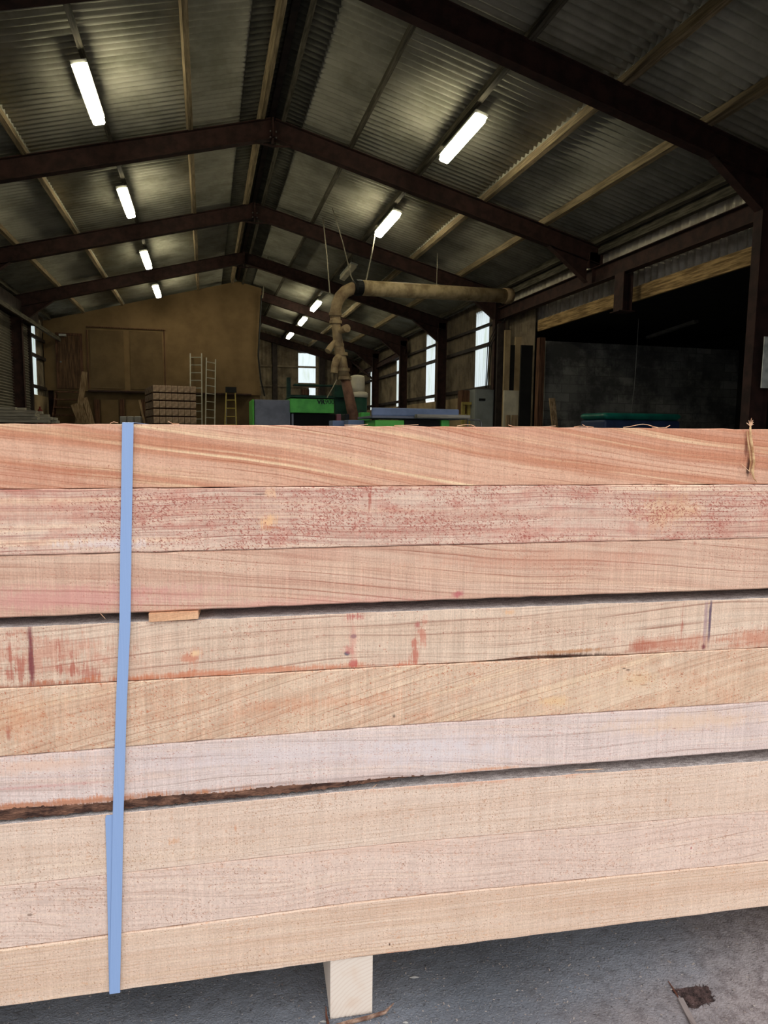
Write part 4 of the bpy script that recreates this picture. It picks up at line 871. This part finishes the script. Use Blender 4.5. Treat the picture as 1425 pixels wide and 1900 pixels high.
a = pt(420, 718, Y=25.7); b = pt(437, 718, Y=25.7); g = MB(); g.box((a.x-.03, 25.6, a.z-.2), (b.x+.03, 25.95, a.z)); g.build('top_platform', MT['rubber'], st_e)
for p, q in ((a, base(418, 26.3)), (b, base(438, 26.3))): g = MB(); g.bar(q, p-Vector((0, -.15, .15)), .04, .04, (0, 1, 0)); g.build('rear_leg', MT['alu'], st_e)

# ================================================================== MACHINES
def mbox(e, name, mat, x0, y0, x1, y1, Y, d, z0=None, bevel=.01):
    a = pt(x0, y0, Y=Y); b = pt(x1, y1, Y=Y); g = MB(); g.box((a.x, Y, b.z if z0 is None else z0), (b.x, Y+d, a.z))
    return g.build(name, mat, e, bevel=bevel)
e = empty('resaw_machine', (0, 0, 0), 'grey and green sawing machine with lettering, in front of the partition end', 'machine')
mbox(e, 'side_trim', MT['lime'], 468, 741, 472, 800, 12, .9, 0)
mbox(e, 'grey_cabinet', MT['slate'], 472, 741, 539, 800, 12.02, .9, 0)
hd = mbox(e, 'green_hood', MT['green'], 538, 739, 620, 767, 11.98, .8)
mbox(e, 'hood_rim', MT['dkgreen'], 538, 736, 622, 739, 11.97, .82)
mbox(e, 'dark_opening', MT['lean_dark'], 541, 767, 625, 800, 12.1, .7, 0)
mbox(e, 'support_post', MT['slate'], 541, 767, 545, 790, 12.0, .1, 0)
g = MB(); a = pt(552, 776, Y=11.9); b = pt(626, 776, Y=11.9); g.tube([(a.x, 12.3, a.z-.02), (b.x, 12.3, a.z-.02)], .09, 16); g.build('feed_roller', plain('dark_maroon_roller', (80, 56, 62), .5, .1, 6), e, smooth=True)
mbox(e, 'red_cap', plain('dull_pink_cap', (150, 96, 104), .6, .1, 6), 625, 768, 633, 781, 11.95, .3)
cu = bpy.data.curves.new('t', 'FONT'); cu.body = 'VR'; cu.size = .135; cu.extrude = .003; cu.offset = .004
def text(body, size, off, px_, py_, mat):
    cu = bpy.data.curves.new('t', 'FONT'); cu.body = body; cu.size = size; cu.extrude = .002; cu.offset = off
    o = bpy.data.objects.new('t', cu); C.objects.link(o); dg = bpy.context.evaluated_depsgraph_get(); dg.update()
    me = bpy.data.meshes.new_from_object(o.evaluated_get(dg)); bpy.data.objects.remove(o)
    p = pt(px_, py_, Y=11.97); me.transform(Matrix.Translation((p.x, 11.972, p.z)) @ Matrix.Rotation(pi/2, 4, 'X'))
    me.materials.clear(); me.materials.append(mat); q = bpy.data.objects.new('lettering', me); C.objects.link(q); q.parent = hd; return q
text('VR', .112, .004, 588.5, 749.5, MT['black_ink']); text('900', .112, -.0, 602.8, 749.5, MT['black_ink'])

# green saw carriage behind
e = empty('band_saw', (0, 0, 0), 'dark green saw frame standing behind the lettered machine', 'machine')
mbox(e, 'post', MT['dkgreen'], 533, 700, 540, 800, 14.6, .2, 0)
mbox(e, 'cross_beam', MT['dkgreen'], 546, 712, 640, 718, 14.5, .25)
mbox(e, 'head', MT['dkgreen'], 621, 714, 642, 738, 14.3, .4)
mbox(e, 'body', MT['dkgreen'], 622, 738, 652, 800, 14.4, .5, 0)
mbox(e, 'cap', MT['brown_timber'], 560, 722, 574, 733, 14.5, .2)
mbox(e, 'lower_beam', MT['dkgreen'], 533, 732, 622, 742, 14.5, .2)
g = MB(); g.tube([pt(625, 705, Y=13.6), pt(607, 738, Y=13.2)], .012, 6); o = g.build('lever', MT['rope'], e)
a = pt(530, 750, Y=17.); 
# white filter drum with dark green body
c = pt(663, 735, Y=13.6); zt = pt(663, 696, Y=13.6).z; e = empty('dust_extractor', (c.x, c.y, 0), 'white filter drum on a dark green dust extractor, right of the brown duct', 'dust extractor')
hr = (pt(677, 720, Y=13.6)-pt(650, 720, Y=13.6)).x/2; z1 = pt(663, 728, Y=13.6).z; z2 = pt(663, 736, Y=13.6).z
g = MB(); g.lathe((0, 0, 0), [(hr*.98, z1), (hr, z1+.1), (hr*.97, zt-.06), (hr*.9, zt-.02), (hr*.5, zt)]); g.build('filter_drum', MT['white'], e, smooth=True)
g = MB(); g.lathe((.03, 0, 0), [(hr*1.15, z2-.02), (hr*1.25, z2), (hr*1.25, z1-.02), (hr, z1+.01)]); g.build('drum_rim', MT['white'], e, smooth=True)
g = MB(); g.lathe((.03, 0, 0), [(hr*1.05, 0), (hr*1.1, .1), (hr*1.1, z2-.02)]); g.build('body', MT['dkgreen'], e, smooth=True)
mbox(None, 'switch_box', MT['green'], 670, 765, 687, 779, 10.4, .2, 0) .__setitem__('label', 'small bright green box on the floor between duct foot and steel-blue table')
bpy.data.objects['switch_box']['category'] = 'box'
# feed bed blue pieces
o = mbox(None, 'feed_bed', MT['steelblue'], 617, 780, 640, 800, 9.8, .3, 0); tag(o, 'low blue-grey machine bed left of the duct foot', 'machine bed')
o = mbox(None, 'feed_bed', MT['steelblue'], 646, 779, 676, 800, 9.5, .3, 0); tag(o, 'low blue-grey machine bed right of the duct foot', 'machine bed')
o = mbox(None, 'motor_housing', MT['rubber'], 640, 768, 648, 800, 10.2, .3, 0); tag(o, 'small black motor housing between the two low blue-grey beds', 'motor')
# steel-blue table saw
e = empty('machine_table', (0, 0, 0), 'steel-blue machine table on a bright green base, right of the white filter drum', 'machine')
a = pt(690, 756, Y=9); b = pt(852, 777, Y=9)
g = MB(); g.box((a.x, 9, b.z+.02), (b.x, 9.05, a.z)); g.build('guard_plate', MT['steelblue'], e, bevel=.02)
g = MB(); g.box((a.x-.02, 8.9, b.z-.01), (b.x+.1, 9.8, b.z+.02)); g.build('table_top', MT['slate'], e, bevel=.005)
mbox(e, 'green_base', MT['lime'], 696, 779, 750, 800, 8.95, .7, 0)
mbox(e, 'green_base', MT['green'], 819, 779, 834, 800, 8.95, .7, 0)
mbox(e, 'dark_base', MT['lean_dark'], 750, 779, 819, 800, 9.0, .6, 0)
g = MB(); c = pt(888, 786, Y=8.9); g.tube([(c.x-.12, 9.0, c.z-.04), (c.x-.12, 9.0, c.z+.05), (c.x+.05, 9.0, c.z+.05), (c.x+.08, 9.0, c.z+.02), (c.x+.08, 9.0, c.z-.1)], .014, 6); g.build('handle_bar', MT['galv'], e)
g = MB(); a = pt(768, 774, Y=8.9); b = pt(865, 774, Y=8.9); g.box((a.x, 8.75, pt(768, 777, Y=8.9).z+.01), (b.x, 8.87, pt(768, 769, Y=8.9).z)); 
a2 = g.build('grey_plank', MT['grey_board']); tag(a2, 'narrow greyish plank lying on the edge of the steel-blue table', 'plank')

# ================================================================== DUCT
e = empty('extraction_duct', (0, 0, 0), 'tan extraction duct with a branched brown down pipe, hung from the roof', 'duct')
A_ = pt(668, 534, Y=13.0); B_ = pt(936, 549, Y=14.0)
g = MB(); g.tube([A_, A_.lerp(B_, .5), B_], [.142, .142, .142], 24); g.build('straight_pipe', MT['pvc'], e, smooth=True)
g = MB(); d = (B_-A_).normalized(); g.tube([B_-d*.02, B_+d*.16], .16, 20); g.build('pipe_socket', MT['duct_brown'], e, smooth=True)
g = MB(); g.tube([A_-d*.14, A_-d*.1, A_+d*.02], [.12, .148, .148], 20); g.build('rubber_collar', MT['rubber'], e)
el = [pt(x, y, Y=13.0) for x, y in ((662, 534), (652, 536), (641, 541), (631, 551), (625, 564), (622, 580), (622, 592))]
g = MB(); g.tube(el, [.115, .115, .113, .11, .105, .1, .098], 20); g.build('elbow', MT['duct_brown'], e, smooth=True)
lo = [pt(x, y, Y=13.0) for x, y in ((622, 590), (624, 605), (626, 625), (629, 645), (633, 668), (639, 700))]
g = MB(); g.tube(lo, [.1, .085, .088, .095, .105, .105], 18); g.build('down_pipe', MT['duct_brown'], e, smooth=True)
for x, y, r_ in ((622, 583, .118), (623, 598, .118), (628, 640, .105), (634, 657, .115), (637, 686, .125), (640, 702, .125)):
    c = pt(x, y, Y=13.0); g = MB(); g.tube([c+Vector((0, 0, .028)), c-Vector((0, 0, .028))], r_, 18); g.build('pipe_ring', MT['duct_brown'], e, smooth=False)
g = MB(); g.tube([pt(625, 615, Y=13), pt(636, 612, Y=12.9), pt(644, 609, Y=12.75)], [.06, .065, .075], 16); g.build('branch', MT['duct_brown'], e)
g = MB(); g.tube([pt(626, 630, Y=13), pt(614, 643, Y=12.95), pt(608, 652, Y=12.9)], [.05, .055, .06], 14); g.build('branch', MT['duct_brown'], e)
g = MB(); g.tube([pt(633, 658, Y=13), pt(624, 668, Y=12.9), pt(621, 680, Y=12.85), pt(620, 692, Y=12.85)], [.07, .07, .065, .068], 16); g.build('branch', MT['duct_brown'], e)
g = MB(); g.tube([pt(640, 700, Y=13.0), pt(652, 756, Y=12.9), pt(660, 796, Y=12.8)], [.09, .1, .105], 16); g.build('foot_pipe', plain('rusty_brown_duct', (128, 92, 72), .7, .2, 6, c2=(92, 62, 50)), e, smooth=True)

# ropes
def onroof(x, y, off, s):
    D = ray(x, y); k = SL*s; t = (ZR+off+k*X0-H)/(D.z+k*D.x); return D*t+Vector((0, 0, H))
def rope(pts_, r_, lab, mat='rope'):
    g = MB(); g.tube(pts_, r_, 6); o = g.build('hanging_rope', MT[mat]); tag(o, lab, 'rope', 'ropes hanging from the roof')
rope([onroof(599, 404, .47, 1), pt(606, 470, Y=15), pt(612, 545, Y=14.2)], .012, 'grey rope hanging from the roof, leftmost of those near the duct elbow')
rope([onroof(617, 387, .47, 1), pt(636, 450, Y=14.0), pt(652, 514, Y=13.05), pt(657, 524, Y=13.0)], .011, 'grey rope tied to the black collar of the duct elbow')
rope([onroof(697, 430, .4, 1), pt(690, 470, Y=14.), pt(679, 522, Y=13.05)], .014, 'pale rope holding the tan duct just right of the elbow')
rope([onroof(812, 470, .4, 1), pt(811, 500, Y=13.8), pt(810, 534, Y=13.6)], .006, 'thin cord holding the tan duct near its middle')
rope([onroof(497, 478, .47, 1), pt(492, 510, Y=26.2), pt(487, 553, Y=26.2)], .025, 'rope hanging at the top right corner of the brown partition')
c = onroof(1108, 480, .4, 1)
